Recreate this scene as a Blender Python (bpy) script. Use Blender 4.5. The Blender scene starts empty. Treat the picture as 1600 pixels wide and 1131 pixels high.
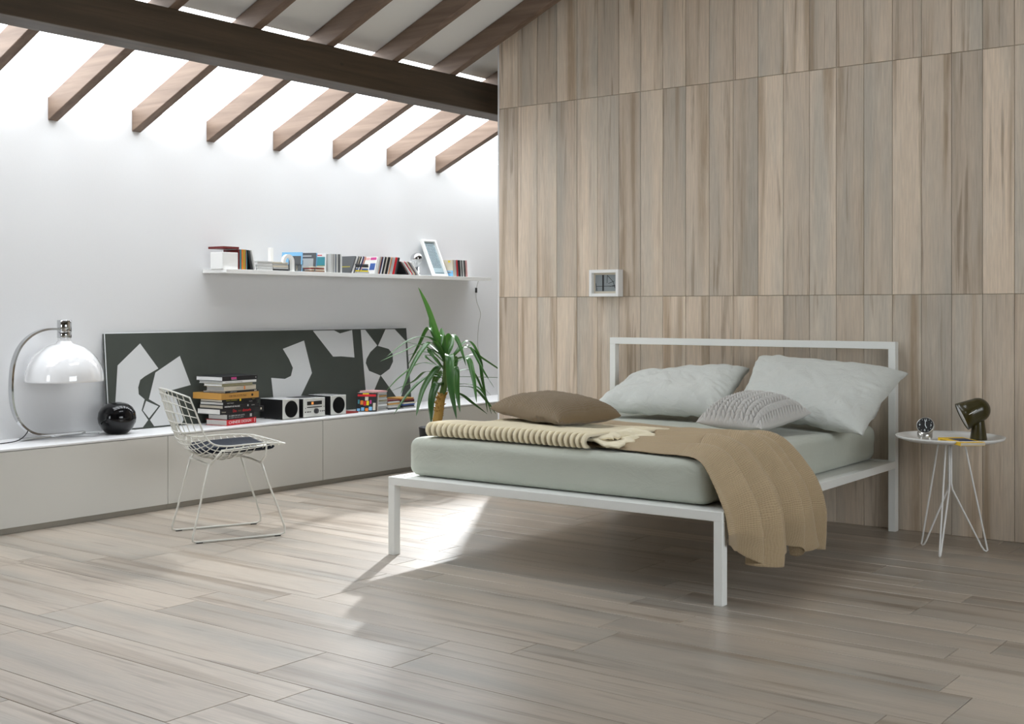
import bpy, bmesh, math, random
from mathutils import Vector, Matrix, noise
random.seed(7)
D = bpy.data
SC = bpy.context.scene
COL = SC.collection
PI = math.pi

# ------------------------------------------------------------------ camera
cam_d = D.cameras.new('camera'); cam = D.objects.new('camera', cam_d); COL.objects.link(cam)
cam.location = (0, 0, 1.128)
cam.rotation_euler = (PI/2, 0, math.radians(37.17))
cam_d.sensor_width = 36; cam_d.lens = 36*1920.4/1600
cam_d.shift_y = -(565.5-482.26)/1600
cam_d.clip_end = 100
SC.camera = cam
SC.view_settings.view_transform = 'Standard'
SC.view_settings.look = 'None'
SC.view_settings.exposure = 0.27
SC.view_settings.gamma = 1.0
SC.view_settings.use_curve_mapping = False

# ------------------------------------------------------------------ light
W = D.worlds.new('world'); SC.world = W; W.use_nodes = True
bg = W.node_tree.nodes['Background']
bg.inputs[0].default_value = (0.945, 0.97, 1.0, 1); bg.inputs[1].default_value = 7.0
def portal(loc, rot, sx, sy):
    l = D.lights.new('portal', 'AREA'); l.shape = 'RECTANGLE'; l.size = sx; l.size_y = sy
    l.cycles.is_portal = True
    o = D.objects.new('portal', l); o.location = loc; o.rotation_euler = rot; COL.objects.link(o)
SLOPE = 0.436; A = math.atan(SLOPE)
portal((-5.69, 5.55, 2.60), (0, -A, 0), 1.1, 8.1)
portal((-4.875, -1.62, 1.35), (PI/2, 0, PI), 1.05, 1.7)
portal((1.52, 2.7, 1.6), (0, PI/2, 0), 1.6, 3.0)
portal((-3.475, 4.1, 2.301+.436*2.68+.14), (0, -A, 0), .95, 1.6)
# low sun-like beam that comes from behind the timber wall, over the passage
sp = D.lights.new('sunbeam', 'SPOT'); sp.energy = 1500; sp.spot_size = math.radians(37); sp.spot_blend = 1.0
sp.shadow_soft_size = 0.07; sp.color = (0.98, 0.985, 1.0)
spo = D.objects.new('sunbeam', sp); COL.objects.link(spo)
spo.location = (-5.98, 8.07, 2.42)
dv = Vector((math.cos(math.radians(-59.5))*math.cos(math.radians(-26)), math.sin(math.radians(-59.5))*math.cos(math.radians(-26)), math.sin(math.radians(-26))))
spo.rotation_euler = dv.to_track_quat('-Z', 'Y').to_euler()

# ------------------------------------------------------------------ helpers
def tag(o, label=None, cat=None, group=None, kind=None):
    if label: o['label'] = label
    if cat: o['category'] = cat
    if group: o['group'] = group
    if kind: o['kind'] = kind
    return o
def empty(name, loc=(0, 0, 0), rz=0, label=None, cat=None, group=None, kind=None, parent=None, rot=None):
    o = D.objects.new(name, None); COL.objects.link(o); o.location = loc
    o.rotation_euler = rot if rot else (0, 0, rz); o.empty_display_size = .05
    if parent: o.parent = parent
    return tag(o, label, cat, group, kind)
def obj(name, me, m=None, parent=None, smooth=False, loc=None, rot=None):
    if isinstance(me, bmesh.types.BMesh):
        bm = me; me = D.meshes.new(name); bmesh.ops.recalc_face_normals(bm, faces=bm.faces); bm.to_mesh(me); bm.free()
    if m and not me.materials: me.materials.append(m)
    if smooth:
        for p in me.polygons: p.use_smooth = True
    o = D.objects.new(name, me); COL.objects.link(o)
    if parent: o.parent = parent
    if loc is not None: o.location = loc
    if rot is not None: o.rotation_euler = rot
    return o
def sharp(o, ang=35):
    me = o.data
    bm = bmesh.new(); bm.from_mesh(me)
    for e in bm.edges:
        if len(e.link_faces) == 2 and e.calc_face_angle(0) > math.radians(ang): e.smooth = False
    for f in bm.faces: f.smooth = True
    bm.to_mesh(me); bm.free()
    return o
def box(bm, c, s, bev=0, seg=1, M=None):
    r = bmesh.ops.create_cube(bm, size=1)
    vs = r['verts']
    for v in vs: v.co = Vector((v.co.x*s[0]+c[0], v.co.y*s[1]+c[1], v.co.z*s[2]+c[2]))
    if bev > 0:
        es = list({e for v in vs for e in v.link_edges})
        g = bmesh.ops.bevel(bm, geom=es, offset=bev, segments=seg, affect='EDGES', profile=.5)
        vs = list({v for f in g['faces'] for v in f.verts} | {v for v in vs if v.is_valid})
    if M is not None:
        for v in vs: v.co = M @ v.co
    return vs
def bbox(x0, x1, y0, y1, z0, z1, bev=0, seg=1):
    bm = bmesh.new(); box(bm, ((x0+x1)/2, (y0+y1)/2, (z0+z1)/2), (abs(x1-x0), abs(y1-y0), abs(z1-z0)), bev, seg); return bm
def lathe(bm, prof, n=32, c=(0, 0, 0), M=None, cap=True):
    rings = []
    for r, z in prof:
        ring = []
        for i in range(n):
            a = 2*PI*i/n; p = Vector((r*math.cos(a), r*math.sin(a), z))
            if M is not None: p = M @ p
            ring.append(bm.verts.new(p+Vector(c)))
        rings.append(ring)
    for a, b in zip(rings, rings[1:]):
        for i in range(n): bm.faces.new((a[i], a[(i+1) % n], b[(i+1) % n], b[i]))
    if cap:
        if prof[0][0] > 1e-5: bm.faces.new(rings[0][::-1])
        if prof[-1][0] > 1e-5: bm.faces.new(rings[-1])
    bmesh.ops.remove_doubles(bm, verts=[v for r in (rings[0], rings[-1]) for v in r], dist=1e-6)
def smooth_path(pts, k=6):
    P = [Vector(p) for p in pts]; out = []
    for i in range(len(P)-1):
        p0 = P[max(i-1, 0)]; p1 = P[i]; p2 = P[i+1]; p3 = P[min(i+2, len(P)-1)]
        for j in range(k):
            t = j/k
            out.append(.5*((2*p1)+(-p0+p2)*t+(2*p0-5*p1+4*p2-p3)*t*t+(-p0+3*p1-3*p2+p3)*t**3))
    out.append(P[-1]); return out
def tube(bm, pts, r, n=8, closed=False, rad=None):
    P = [Vector(p) for p in pts]; N = len(P); rings = []
    up = Vector((0, 0, 1)); prev = None
    for i in range(N):
        if closed: t = (P[(i+1) % N]-P[i-1])
        else: t = P[min(i+1, N-1)]-P[max(i-1, 0)]
        t.normalize()
        if prev is None:
            a = up.cross(t)
            if a.length < 1e-3: a = Vector((1, 0, 0)).cross(t)
            a.normalize()
        else:
            a = prev - t*prev.dot(t)
            if a.length < 1e-6: a = up.cross(t)
            a.normalize()
        prev = a; b = t.cross(a)
        rr = rad[i] if rad else r
        rings.append([bm.verts.new(P[i]+rr*(a*math.cos(2*PI*j/n)+b*math.sin(2*PI*j/n))) for j in range(n)])
    rng = range(N) if closed else range(N-1)
    for i in rng:
        A_, B_ = rings[i], rings[(i+1) % N]
        for j in range(n): bm.faces.new((A_[j], A_[(j+1) % n], B_[(j+1) % n], B_[j]))
    if not closed:
        bm.faces.new(rings[0][::-1]); bm.faces.new(rings[-1])
def rod(name, pts, r, m, parent=None, n=8, closed=False, k=0):
    bm = bmesh.new(); tube(bm, smooth_path(pts, k) if k else pts, r, n, closed)
    return obj(name, bm, m, parent, smooth=True)
def prism(poly, z0, z1):
    bm = bmesh.new()
    a = [bm.verts.new((x, y, z0)) for x, y in poly]; b = [bm.verts.new((x, y, z1)) for x, y in poly]
    bm.faces.new(a[::-1]); bm.faces.new(b)
    n = len(poly)
    for i in range(n): bm.faces.new((a[i], a[(i+1) % n], b[(i+1) % n], b[i]))
    return bm
def gridmesh(name, f, nu, nv, m, parent=None, uv=True, closed_u=False):
    vs = []; fs = []; uvs = []
    for i in range(nu+1):
        for j in range(nv+1): vs.append(f(i/nu, j/nv))
    for i in range(nu):
        for j in range(nv):
            a = i*(nv+1)+j; fs.append((a, a+nv+1, a+nv+2, a+1))
    me = D.meshes.new(name); me.from_pydata([tuple(v) for v in vs], [], fs)
    if uv:
        L = me.uv_layers.new(name='UVMap')
        for p in me.polygons:
            for li in p.loop_indices:
                vi = me.loops[li].vertex_index; i, j = divmod(vi, nv+1)
                L.data[li].uv = (i/nu, j/nv)
    return obj(name, me, m, parent, smooth=True)
def text(body, size, m, parent, loc, rot, ext=.0004, name='lettering', align='LEFT', sx=1.0, font=None):
    c = D.curves.new('t', 'FONT'); c.body = body; c.size = size; c.extrude = ext; c.align_x = align; c.align_y = 'CENTER'
    c.resolution_u = 2
    o = D.objects.new('t', c); COL.objects.link(o)
    dg = bpy.context.evaluated_depsgraph_get()
    me = D.meshes.new_from_object(o.evaluated_get(dg)); me.name = name
    D.objects.remove(o)
    for v in me.vertices: v.co.x *= sx
    me.materials.clear()
    r = obj(name, me, m, parent, loc=loc, rot=rot)
    return r

# ------------------------------------------------------------------ materials
MATS = {}
def mat(name, col, rough=.5, metal=0, spec=.5, coat=0, bump=0, bscale=200, sheen=0, emis=0, trans=0, ior=1.45, var=0):
    if name in MATS: return MATS[name]
    m = D.materials.new(name); m.use_nodes = True; nt = m.node_tree; b = nt.nodes['Principled BSDF']
    b.inputs['Base Color'].default_value = (*col, 1); b.inputs['Roughness'].default_value = rough
    b.inputs['Metallic'].default_value = metal; b.inputs['Specular IOR Level'].default_value = spec
    b.inputs['Coat Weight'].default_value = coat; b.inputs['Sheen Weight'].default_value = sheen
    b.inputs['Transmission Weight'].default_value = trans; b.inputs['IOR'].default_value = ior
    if emis: b.inputs['Emission Color'].default_value = (*col, 1); b.inputs['Emission Strength'].default_value = emis
    tc = nt.nodes.new('ShaderNodeTexCoord')
    ns = nt.nodes.new('ShaderNodeTexNoise'); ns.inputs['Scale'].default_value = bscale; ns.inputs['Detail'].default_value = 3
    nt.links.new(tc.outputs['Object'], ns.inputs['Vector'])
    if bump:
        bp = nt.nodes.new('ShaderNodeBump'); bp.inputs['Strength'].default_value = bump; bp.inputs['Distance'].default_value = .002
        nt.links.new(ns.outputs['Fac'], bp.inputs['Height']); nt.links.new(bp.outputs['Normal'], b.inputs['Normal'])
    if var:
        n2 = nt.nodes.new('ShaderNodeTexNoise'); n2.inputs['Scale'].default_value = 6; n2.inputs['Detail'].default_value = 4
        nt.links.new(tc.outputs['Object'], n2.inputs['Vector'])
        mx = nt.nodes.new('ShaderNodeMix'); mx.data_type = 'RGBA'
        mx.inputs['A'].default_value = (*[c*(1-var) for c in col], 1); mx.inputs['B'].default_value = (*[min(1, c*(1+var)) for c in col], 1)
        nt.links.new(n2.outputs['Fac'], mx.inputs['Factor']); nt.links.new(mx.outputs['Result'], b.inputs['Base Color'])
    MATS[name] = m; return m
class NT:
    def __init__(s, m): s.t = m.node_tree; s.b = s.t.nodes['Principled BSDF']
    def n(s, typ, **kw):
        n = s.t.nodes.new('ShaderNode'+typ)
        for k, v in kw.items(): setattr(n, k, v)
        return n
    def l(s, a, b): s.t.links.new(a, b)
    def math(s, op, a, b=None, c=None):
        n = s.n('Math', operation=op)
        for i, x in enumerate((a, b, c)):
            if x is None: continue
            if isinstance(x, (int, float)): n.inputs[i].default_value = x
            else: s.l(x, n.inputs[i])
        return n.outputs[0]
    def ramp(s, fac, stops):
        r = s.n('ValToRGB'); e = r.color_ramp.elements
        while len(e) < len(stops): e.new(.5)
        for i, (p, c) in enumerate(stops):
            e[i].position = p; e[i].color = (*c, 1) if len(c) == 3 else c
        s.l(fac, r.inputs[0]); return r.outputs[0]
    def mix(s, fac, a, b, blend='MIX'):
        n = s.n('Mix', data_type='RGBA', blend_type=blend)
        if isinstance(fac, (int, float)): n.inputs['Factor'].default_value = fac
        else: s.l(fac, n.inputs['Factor'])
        for k, x in (('A', a), ('B', b)):
            if isinstance(x, tuple): n.inputs[k].default_value = (*x, 1)
            else: s.l(x, n.inputs[k])
        return n.outputs['Result']
    def noise(s, vec, w, scale, detail=3, rough=.5, dist=0):
        n = s.n('TexNoise', noise_dimensions='4D'); s.l(vec, n.inputs['Vector'])
        if isinstance(w, (int, float)): n.inputs['W'].default_value = w
        else: s.l(w, n.inputs['W'])
        n.inputs['Scale'].default_value = scale; n.inputs['Detail'].default_value = detail
        n.inputs['Roughness'].default_value = rough; n.inputs['Distortion'].default_value = dist
        return n.outputs['Fac']
    def scaled(s, v, sc):
        n = s.n('Mapping'); n.inputs['Scale'].default_value = sc; s.l(v, n.inputs['Vector']); return n.outputs[0]

def plank_material(name, axis, dark=1.0, rough=.38, spec=.5, sat=1.0):
    """pale grained timber tile; the grain runs along local X or Z (axis)"""
    m = D.materials.new(name); m.use_nodes = True; s = NT(m)
    tc = s.n('TexCoord'); oi = s.n('ObjectInfo')
    w = s.math('MULTIPLY', oi.outputs['Random'], 60)
    r1 = s.math('FRACT', s.math('MULTIPLY', oi.outputs['Random'], 7.31))
    r2 = s.math('FRACT', s.math('MULTIPLY', oi.outputs['Random'], 23.7))
    def sc(along, across):
        return (along, across, across) if axis == 'X' else (across, across, along)
    v = tc.outputs['Object']
    broad = s.noise(s.scaled(v, sc(.55, 5.5)), w, 1.0, 2, .5, .3)
    broad2 = s.noise(s.scaled(v, sc(.45, 11)), s.math('ADD', w, 7), 1.0, 3, .55, .3)
    streak = s.noise(s.scaled(v, sc(.8, 20)), s.math('ADD', w, 13), 1.0, 4, .6, .7)
    fine = s.noise(s.scaled(v, sc(7, 150)), w, 1.0, 3, .6, .2)
    mott = s.noise(s.scaled(v, sc(3, 9)), s.math('ADD', w, 29), 1.0, 4, .6, .5)
    base = s.mix(r1, (.635*dark, .52*dark, .405*dark), (.57*dark, .475*dark, .375*dark))
    base = s.mix(s.ramp(broad, [(.46, (0, 0, 0)), (.66, (.9, .9, .9))]), base, (.45*dark, .405*dark, .34*dark))
    base = s.mix(s.ramp(broad2, [(.54, (0, 0, 0)), (.66, (.85, .85, .85))]), base, (.35*dark, .26*dark, .175*dark))
    base = s.mix(s.ramp(streak, [(.575, (0, 0, 0)), (.66, (.62, .62, .62))]), base, (.24*dark, .17*dark, .11*dark))
    base = s.mix(s.ramp(mott, [(.5, (0, 0, 0)), (.75, (.35, .35, .35))]), base, (.66*dark, .585*dark, .485*dark))
    fv = s.ramp(fine, [(.3, (.84, .84, .84)), (.7, (1.08, 1.08, 1.08))])
    base = s.mix(1.0, base, fv, 'MULTIPLY')
    # rare knots
    vo = s.n('TexVoronoi', voronoi_dimensions='4D', feature='F1'); s.l(s.scaled(v, sc(2.2, 6)), vo.inputs['Vector']); s.l(w, vo.inputs['W'])
    vo.inputs['Scale'].default_value = 1.0
    kn = s.ramp(vo.outputs['Distance'], [(.03, (1, 1, 1)), (.10, (0, 0, 0))])
    sel = s.ramp(s.math('FRACT', s.math('MULTIPLY', vo.outputs['Color'], 3.7)), [(.66, (0, 0, 0)), (.68, (1, 1, 1))])
    base = s.mix(s.math('MULTIPLY', kn, sel), base, (.17*dark, .11*dark, .07*dark))
    br = s.math('MULTIPLY_ADD', r2, .30, .84)
    cb = s.n('CombineColor'); [s.l(br, cb.inputs[i]) for i in range(3)]
    base = s.mix(1.0, base, cb.outputs[0], 'MULTIPLY')
    hs_ = s.n('HueSaturation'); hs_.inputs['Saturation'].default_value = sat; s.l(base, hs_.inputs['Color']); base = hs_.outputs[0]
    s.l(base, s.b.inputs['Base Color'])
    s.l(s.math('MULTIPLY_ADD', fine, .16, rough), s.b.inputs['Roughness']); s.b.inputs['Specular IOR Level'].default_value = spec
    bp = s.n('Bump'); bp.inputs['Strength'].default_value = .25; bp.inputs['Distance'].default_value = .001
    s.l(s.math('ADD', fine, streak), bp.inputs['Height']); s.l(bp.outputs[0], s.b.inputs['Normal'])
    return m
M_FLOOR = plank_material('floor plank wood', 'X', .72, .27, .8, .85)
M_WALLP = plank_material('wall plank wood', 'Z', 1.12, .45, .5, 1.02)

def beam_material(name, c1, c2, axis, ht=.2):
    m = D.materials.new(name); m.use_nodes = True; s = NT(m)
    tc = s.n('TexCoord'); oi = s.n('ObjectInfo'); w = s.math('MULTIPLY', oi.outputs['Random'], 40)
    sc = {'X': (1.2, 22, 22), 'Y': (22, 1.2, 22)}[axis]
    sf = {'X': (5, 150, 150), 'Y': (150, 5, 150)}[axis]
    g = s.noise(s.scaled(tc.outputs['Object'], sc), w, 1, 4, .6, .5)
    f = s.noise(s.scaled(tc.outputs['Object'], sf), w, 1, 3, .6)
    col = s.mix(s.ramp(g, [(.35, (0, 0, 0)), (.65, (1, 1, 1))]), c1, c2)
    vo = s.n('TexVoronoi', voronoi_dimensions='4D'); s.l(s.scaled(tc.outputs['Object'], (5, 9, 9) if axis == 'X' else (9, 5, 9)), vo.inputs['Vector']); s.l(w, vo.inputs['W']); vo.inputs['Scale'].default_value = 1
    kn = s.ramp(vo.outputs['Distance'], [(.05, (1, 1, 1)), (.11, (0, 0, 0))])
    col = s.mix(s.math('MULTIPLY', kn, .7), col, tuple(c*.35 for c in c1))
    s.l(col, s.b.inputs['Base Color']); s.b.inputs['Roughness'].default_value = .62
    bp = s.n('Bump'); bp.inputs['Strength'].default_value = .4; bp.inputs['Distance'].default_value = .001
    s.l(s.math('ADD', g, f), bp.inputs['Height']); s.l(bp.outputs[0], s.b.inputs['Normal'])
    return m
M_BEAM = beam_material('stained beam timber', (.045, .030, .016), (.078, .052, .030), 'Y')
M_RAFT = beam_material('stained rafter timber', (.13, .083, .056), (.205, .14, .10), 'X')

def fabric(name, c, kind='linen', n=(1, 1), strength=.4, sheen=.2, dist=.002, c2=None):
    m = D.materials.new(name); m.use_nodes = True; s = NT(m)
    tc = s.n('TexCoord'); uv = tc.outputs['UV']
    sx = s.n('SeparateXYZ'); s.l(uv, sx.inputs[0])
    U = s.math('MULTIPLY', sx.outputs[0], n[0]*2*PI); V = s.math('MULTIPLY', sx.outputs[1], n[1]*2*PI)
    if kind == 'knit':
        h = s.math('ABSOLUTE', s.math('MULTIPLY', s.math('SINE', U), s.math('SINE', s.math('ADD', V, s.math('MULTIPLY', s.math('SINE', U), .9)))))
    elif kind == 'gauze':
        ns = s.n('TexNoise'); s.l(tc.outputs['Object'], ns.inputs['Vector']); ns.inputs['Scale'].default_value = 14; ns.inputs['Detail'].default_value = 3
        wv = s.math('MULTIPLY', ns.outputs['Fac'], 9)
        h1 = s.math('SINE', s.math('ADD', U, wv)); h2 = s.math('SINE', s.math('ADD', V, wv))
        h = s.math('ADD', s.math('MULTIPLY', s.math('ABSOLUTE', h1), .7), s.math('MULTIPLY', s.math('ABSOLUTE', h2), .35))
    else:
        ns = s.n('TexNoise'); s.l(s.scaled(tc.outputs['Object'], (9, 9, 14)), ns.inputs['Vector']); ns.inputs['Scale'].default_value = 1.0; ns.inputs['Detail'].default_value = 7
        ns.inputs['Roughness'].default_value = .62; ns.inputs['Distortion'].default_value = .9
        n3 = s.n('TexNoise'); s.l(tc.outputs['Object'], n3.inputs['Vector']); n3.inputs['Scale'].default_value = 420
        h = s.math('MULTIPLY_ADD', n3.outputs['Fac'], .07, ns.outputs['Fac'])
    bp = s.n('Bump'); bp.inputs['Strength'].default_value = strength; bp.inputs['Distance'].default_value = dist
    s.l(h, bp.inputs['Height']); s.l(bp.outputs[0], s.b.inputs['Normal'])
    if c2: s.l(s.mix(s.ramp(h, [(.15, (0, 0, 0)), (.6, (1, 1, 1))]), c2, c), s.b.inputs['Base Color'])
    else:
        n4 = s.n('TexNoise'); s.l(tc.outputs['Object'], n4.inputs['Vector']); n4.inputs['Scale'].default_value = 5
        s.l(s.mix(n4.outputs['Fac'], tuple(x*.93 for x in c), tuple(min(1, x*1.05) for x in c)), s.b.inputs['Base Color'])
    s.b.inputs['Roughness'].default_value = .9; s.b.inputs['Sheen Weight'].default_value = sheen; s.b.inputs['Specular IOR Level'].default_value = .2
    return m
def glass_mat(name, tint=(1, 1, 1), refl=.08):
    m = D.materials.new(name); m.use_nodes = True; nt = m.node_tree
    for n in list(nt.nodes): nt.nodes.remove(n)
    o = nt.nodes.new('ShaderNodeOutputMaterial'); t = nt.nodes.new('ShaderNodeBsdfTransparent'); g = nt.nodes.new('ShaderNodeBsdfGlossy')
    t.inputs[0].default_value = (*tint, 1); g.inputs['Roughness'].default_value = .02
    mx = nt.nodes.new('ShaderNodeMixShader'); mx.inputs[0].default_value = refl
    nt.links.new(t.outputs[0], mx.inputs[1]); nt.links.new(g.outputs[0], mx.inputs[2]); nt.links.new(mx.outputs[0], o.inputs[0])
    return m
M_PLASTER = mat('white plaster', (.735, .737, .742), .85, bump=.12, bscale=90, spec=.2)
M_DARKW = mat('dark taupe plaster', (.20, .17, .135), .85, bump=.1, bscale=60)
M_CEIL = mat('ceiling board', (.80, .80, .78), .9, bump=.05, bscale=60, spec=.2)
M_GROUT = mat('joint filler', (.42, .36, .27), .9)
M_LACQ = mat('matt greige lacquer', (.70, .69, .65), .42, spec=.4)
M_TOP = mat('white worktop', (.86, .86, .865), .3)
M_KICK = mat('aluminium plinth', (.36, .34, .30), .4, metal=.4)
M_WMET = mat('white powder coat', (.84, .85, .82), .42, bump=.1, bscale=500)
M_WCHAIR = mat('ivory coated steel', (.70, .69, .63), .35)
M_BLACK = mat('black plastic', (.012, .012, .013), .4)
M_RUBBER = mat('black rubber', (.02, .02, .02), .8)
M_CHROME = mat('chrome', (.58, .59, .60), .05, metal=1)
M_OPAL = mat('opal glass', (.86, .86, .87), .05, coat=1, spec=.6)
M_GLOSSB = mat('black glazed ceramic', (.004, .004, .005), .05, coat=0, spec=.45)
M_WHITE = mat('white paint', (.86, .86, .84), .45)
M_GLASS = glass_mat('window glass', (.97, .985, .99), .05)
M_FROST = glass_mat('skylight glass', (.97, .98, .985), .05)
M_CLEAR = glass_mat('clear glass', (.95, .96, .96), .12)
M_PAGES = mat('paper pages', (.72, .70, .66), .9, bump=.6, bscale=300)

# ------------------------------------------------------------------ structure
XW, XR, Y0, Y1 = -6.155, 1.5, -1.6, 9.6
YW = 6.197
ZW = 2.301
def zroof(x): return ZW + SLOPE*(x-XW)
# floor: slab and every plank an object
floor = obj('floor', bbox(XW-.2, XR+.2, Y0-.2, Y1+.2, -.12, -.0105), M_GROUT); tag(floor, kind='structure')
def plank_mesh(L, w, h=.010, ch=.0012, axis='X'):
    """tile with chamfered top edges; origin centre, top at z=0 (axis X) / front at -Y (axis Z)"""
    bm = bmesh.new(); g = .0011
    a, b = L/2-g, w/2-g
    lo = [bm.verts.new(p) for p in ((-a, -b, -h), (a, -b, -h), (a, b, -h), (-a, b, -h))]
    mi = [bm.verts.new((v.co.x, v.co.y, -ch)) for v in lo]
    hi = [bm.verts.new((v.co.x-math.copysign(ch, v.co.x), v.co.y-math.copysign(ch, v.co.y), 0)) for v in lo]
    for P_, Q_ in ((lo, mi), (mi, hi)):
        for i in range(4): bm.faces.new((P_[i], P_[(i+1) % 4], Q_[(i+1) % 4], Q_[i]))
    bm.faces.new(hi); bm.faces.new(lo[::-1])
    return bm
pm = {}
def get_plank(L, w):
    k = (round(L, 3), round(w, 3))
    if k not in pm:
        bm = plank_mesh(L, w); me = D.meshes.new('plank'); bmesh.ops.recalc_face_normals(bm, faces=bm.faces); bm.to_mesh(me); bm.free(); me.materials.append(M_FLOOR); pm[k] = me
    return pm[k]
rows = [(1.95, 2.10, -3.1), (2.10, 2.40, -2.78), (2.40, 2.55, -2.678), (2.55, 2.85, -2.925), (2.85, 3.05, -2.638), (3.05, 3.20, -2.69),
        (3.20, 3.35, -2.434), (3.35, 3.65, -2.29), (3.65, 3.85, -2.387), (3.85, 4.0, -2.189), (4.0, 4.15, -2.485), (4.15, 4.35, -2.384),
        (4.35, 4.5, -2.53), (4.5, 4.8, -1.576), (4.8, 4.95, -1.477), (4.95, 5.1, -1.72)]
y = 5.1
for w_, x_ in ((.2, -1.95), (.15, -2.4), (.3, -1.3), (.15, -2.0), (.2, -1.6), (.15, -2.9), (.15, -2.3), (.3, -2.7), (.2, -2.1), (.15, -3.0), (.3, -2.5), (.15, -1.9), (.2, -2.2), (.3, -2.6)):
    rows.append((y, y+w_, x_)); y += w_
y = 1.95
for w_, x_ in ((.3, -2.1), (.15, -2.7), (.2, -1.5), (.15, -2.3), (.3, -1.9), (.2, -2.9), (.15, -2.2)):
    rows.append((y-w_, y, x_)); y -= w_
n_pl = 0
for (ya, yb, xj) in rows:
    k0 = math.floor((XW-xj)/1.2)
    xs = xj+k0*1.2
    lim = XR if ya < 6.15 else -4.3
    while xs < lim-.05 and n_pl < 298:
        a, b = max(xs, XW+.001), min(xs+1.2, lim)
        if b-a > .02:
            o = obj('plank', get_plank(b-a, yb-ya), None, floor); o.location = ((a+b)/2, (ya+yb)/2, 0); n_pl += 1
        xs += 1.2
# left plaster wall
tag(obj('wall_left', bbox(XW-.22, XW, Y0, Y1, -.01, ZW), M_PLASTER), kind='structure')
# behind the camera and the far end of the passage
def gable(name, ya, yb, x0=XW-.22, x1=XR+.2, m=M_PLASTER):
    bm = prism([(x0, 0), (x1, 0), (x1, zroof(x1)+.02), (x0, zroof(x0)+.02)], ya, yb)
    for v in bm.verts: v.co = Vector((v.co.x, v.co.z, v.co.y))
    return tag(obj(name, bm, m), kind='structure')
# wall behind the camera with an unseen window added as fill light
zt0 = zroof(XR)
for nm_, (xa, xb, za, zb) in {'wall_front': (XW-.22, XR+.2, 0, .5)}.items():
    bm = bmesh.new(); box(bm, ((xa+xb)/2, Y0-.1, .25), (xb-xa, .2, .5))
    box(bm, ((xa-5.4)/2, Y0-.1, 1.35), (-5.4-xa, .2, 1.7))
    box(bm, ((xb-4.35)/2, Y0-.1, 1.35), (xb+4.35, .2, 1.7))
    g_ = prism([(xa, 2.2), (xb, 2.2), (xb, zroof(xb)+.02), (xa, zroof(xa)+.02)], Y0-.2, Y0)
    for v in g_.verts: v.co = Vector((v.co.x, v.co.z, v.co.y))
    t_ = D.meshes.new('t'); g_.to_mesh(t_); bm.from_mesh(t_)
    tag(obj(nm_, bm, M_DARKW), kind='structure')
w3 = empty('fill_window_3', (-4.875, Y0-.1, 1.35), kind='structure')
bm = bmesh.new()
for xx in (-.5, 0, .5): box(bm, (xx, 0, 0), (.05, .06, 1.7))
for zz in (-.83, .83): box(bm, (0, 0, zz), (1.05, .06, .05))
obj('fill_window_frame', bm, M_WHITE, w3)
for xx in (-.25, .25): obj('pane', bbox(xx-.22, xx+.22, -.004, .004, -.8, .8), M_GLASS, w3)
gable('wall_end', Y1, Y1+.2)
# right wall with an unseen window added to brighten the right side
def xz_wall(name, x0, x1, parts, m):
    bm = bmesh.new()
    for (ya, yb, za, zb) in parts: box(bm, ((x0+x1)/2, (ya+yb)/2, (za+zb)/2), (x1-x0, yb-ya, zb-za))
    return tag(obj(name, bm, m), kind='structure')
zt = zroof(XR)
xz_wall('wall_right', XR, XR+.2, [(Y0, 1.2, 0, zt), (4.2, Y1, 0, zt), (1.2, 4.2, 0, .8), (1.2, 4.2, 2.4, zt)], M_DARKW)
w2 = empty('fill_window_2', (XR+.1, 2.7, 1.6), kind='structure')
bm = bmesh.new()
for yy in (-1.475, 0, 1.475): box(bm, (0, yy, 0), (.06, .05, 1.6))
for zz in (-.775, .775): box(bm, (0, 0, zz), (.06, 3.0, .05))
obj('fill_window_frame', bm, M_WHITE, w2)
for yy in (-.7375, .7375): obj('pane', bbox(-.004, .004, yy-.72, yy+.72, -.76, .76), M_GLASS, w2)

# timber feature wall : core + planks
XE = -4.803
core = prism([(XE+.004, 0), (XR, 0), (XR, zroof(XR)-.01), (XE+.004, zroof(XE)-.01)], YW+.0105, YW+.15)
for v in core.verts: v.co = Vector((v.co.x, v.co.z, v.co.y))
wall_back = obj('wall_back', core, M_GROUT); tag(wall_back, kind='structure')
bm = bmesh.new(); box(bm, ((XE-.004), YW+.075, (zroof(XE)-.02)/2), (.012, .15, zroof(XE)-.02))
edge = obj('wall_edge', bm, M_PLASTER, wall_back)
def wall_plank(xa, xb, za, zbl, zbr):
    g = .0011; ch = .0012
    q = [(xa+g, za+g), (xb-g, za+g), (xb-g, zbr-g), (xa+g, zbl-g)]
    cx, cz = (xa+xb)/2, (za+min(zbl, zbr))/2
    bm = bmesh.new()
    lo = [bm.verts.new((x-cx, 0.010, z-cz)) for x, z in q]
    mi = [bm.verts.new((v.co.x, ch, v.co.z)) for v in lo]
    hi = []
    for (x, z), sx_, sz_ in zip(q, (1, -1, -1, 1), (1, 1, -1, -1)): hi.append(bm.verts.new((x-cx+sx_*ch, 0, z-cz+sz_*ch)))
    for P_, Q_ in ((lo, mi), (mi, hi)):
        for i in range(4): bm.faces.new((P_[i], P_[(i+1) % 4], Q_[(i+1) % 4], Q_[i]))
    bm.faces.new(hi); bm.faces.new(lo[::-1])
    return bm, (cx, YW, cz)
wpm = None
i = 0; x = XE
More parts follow.
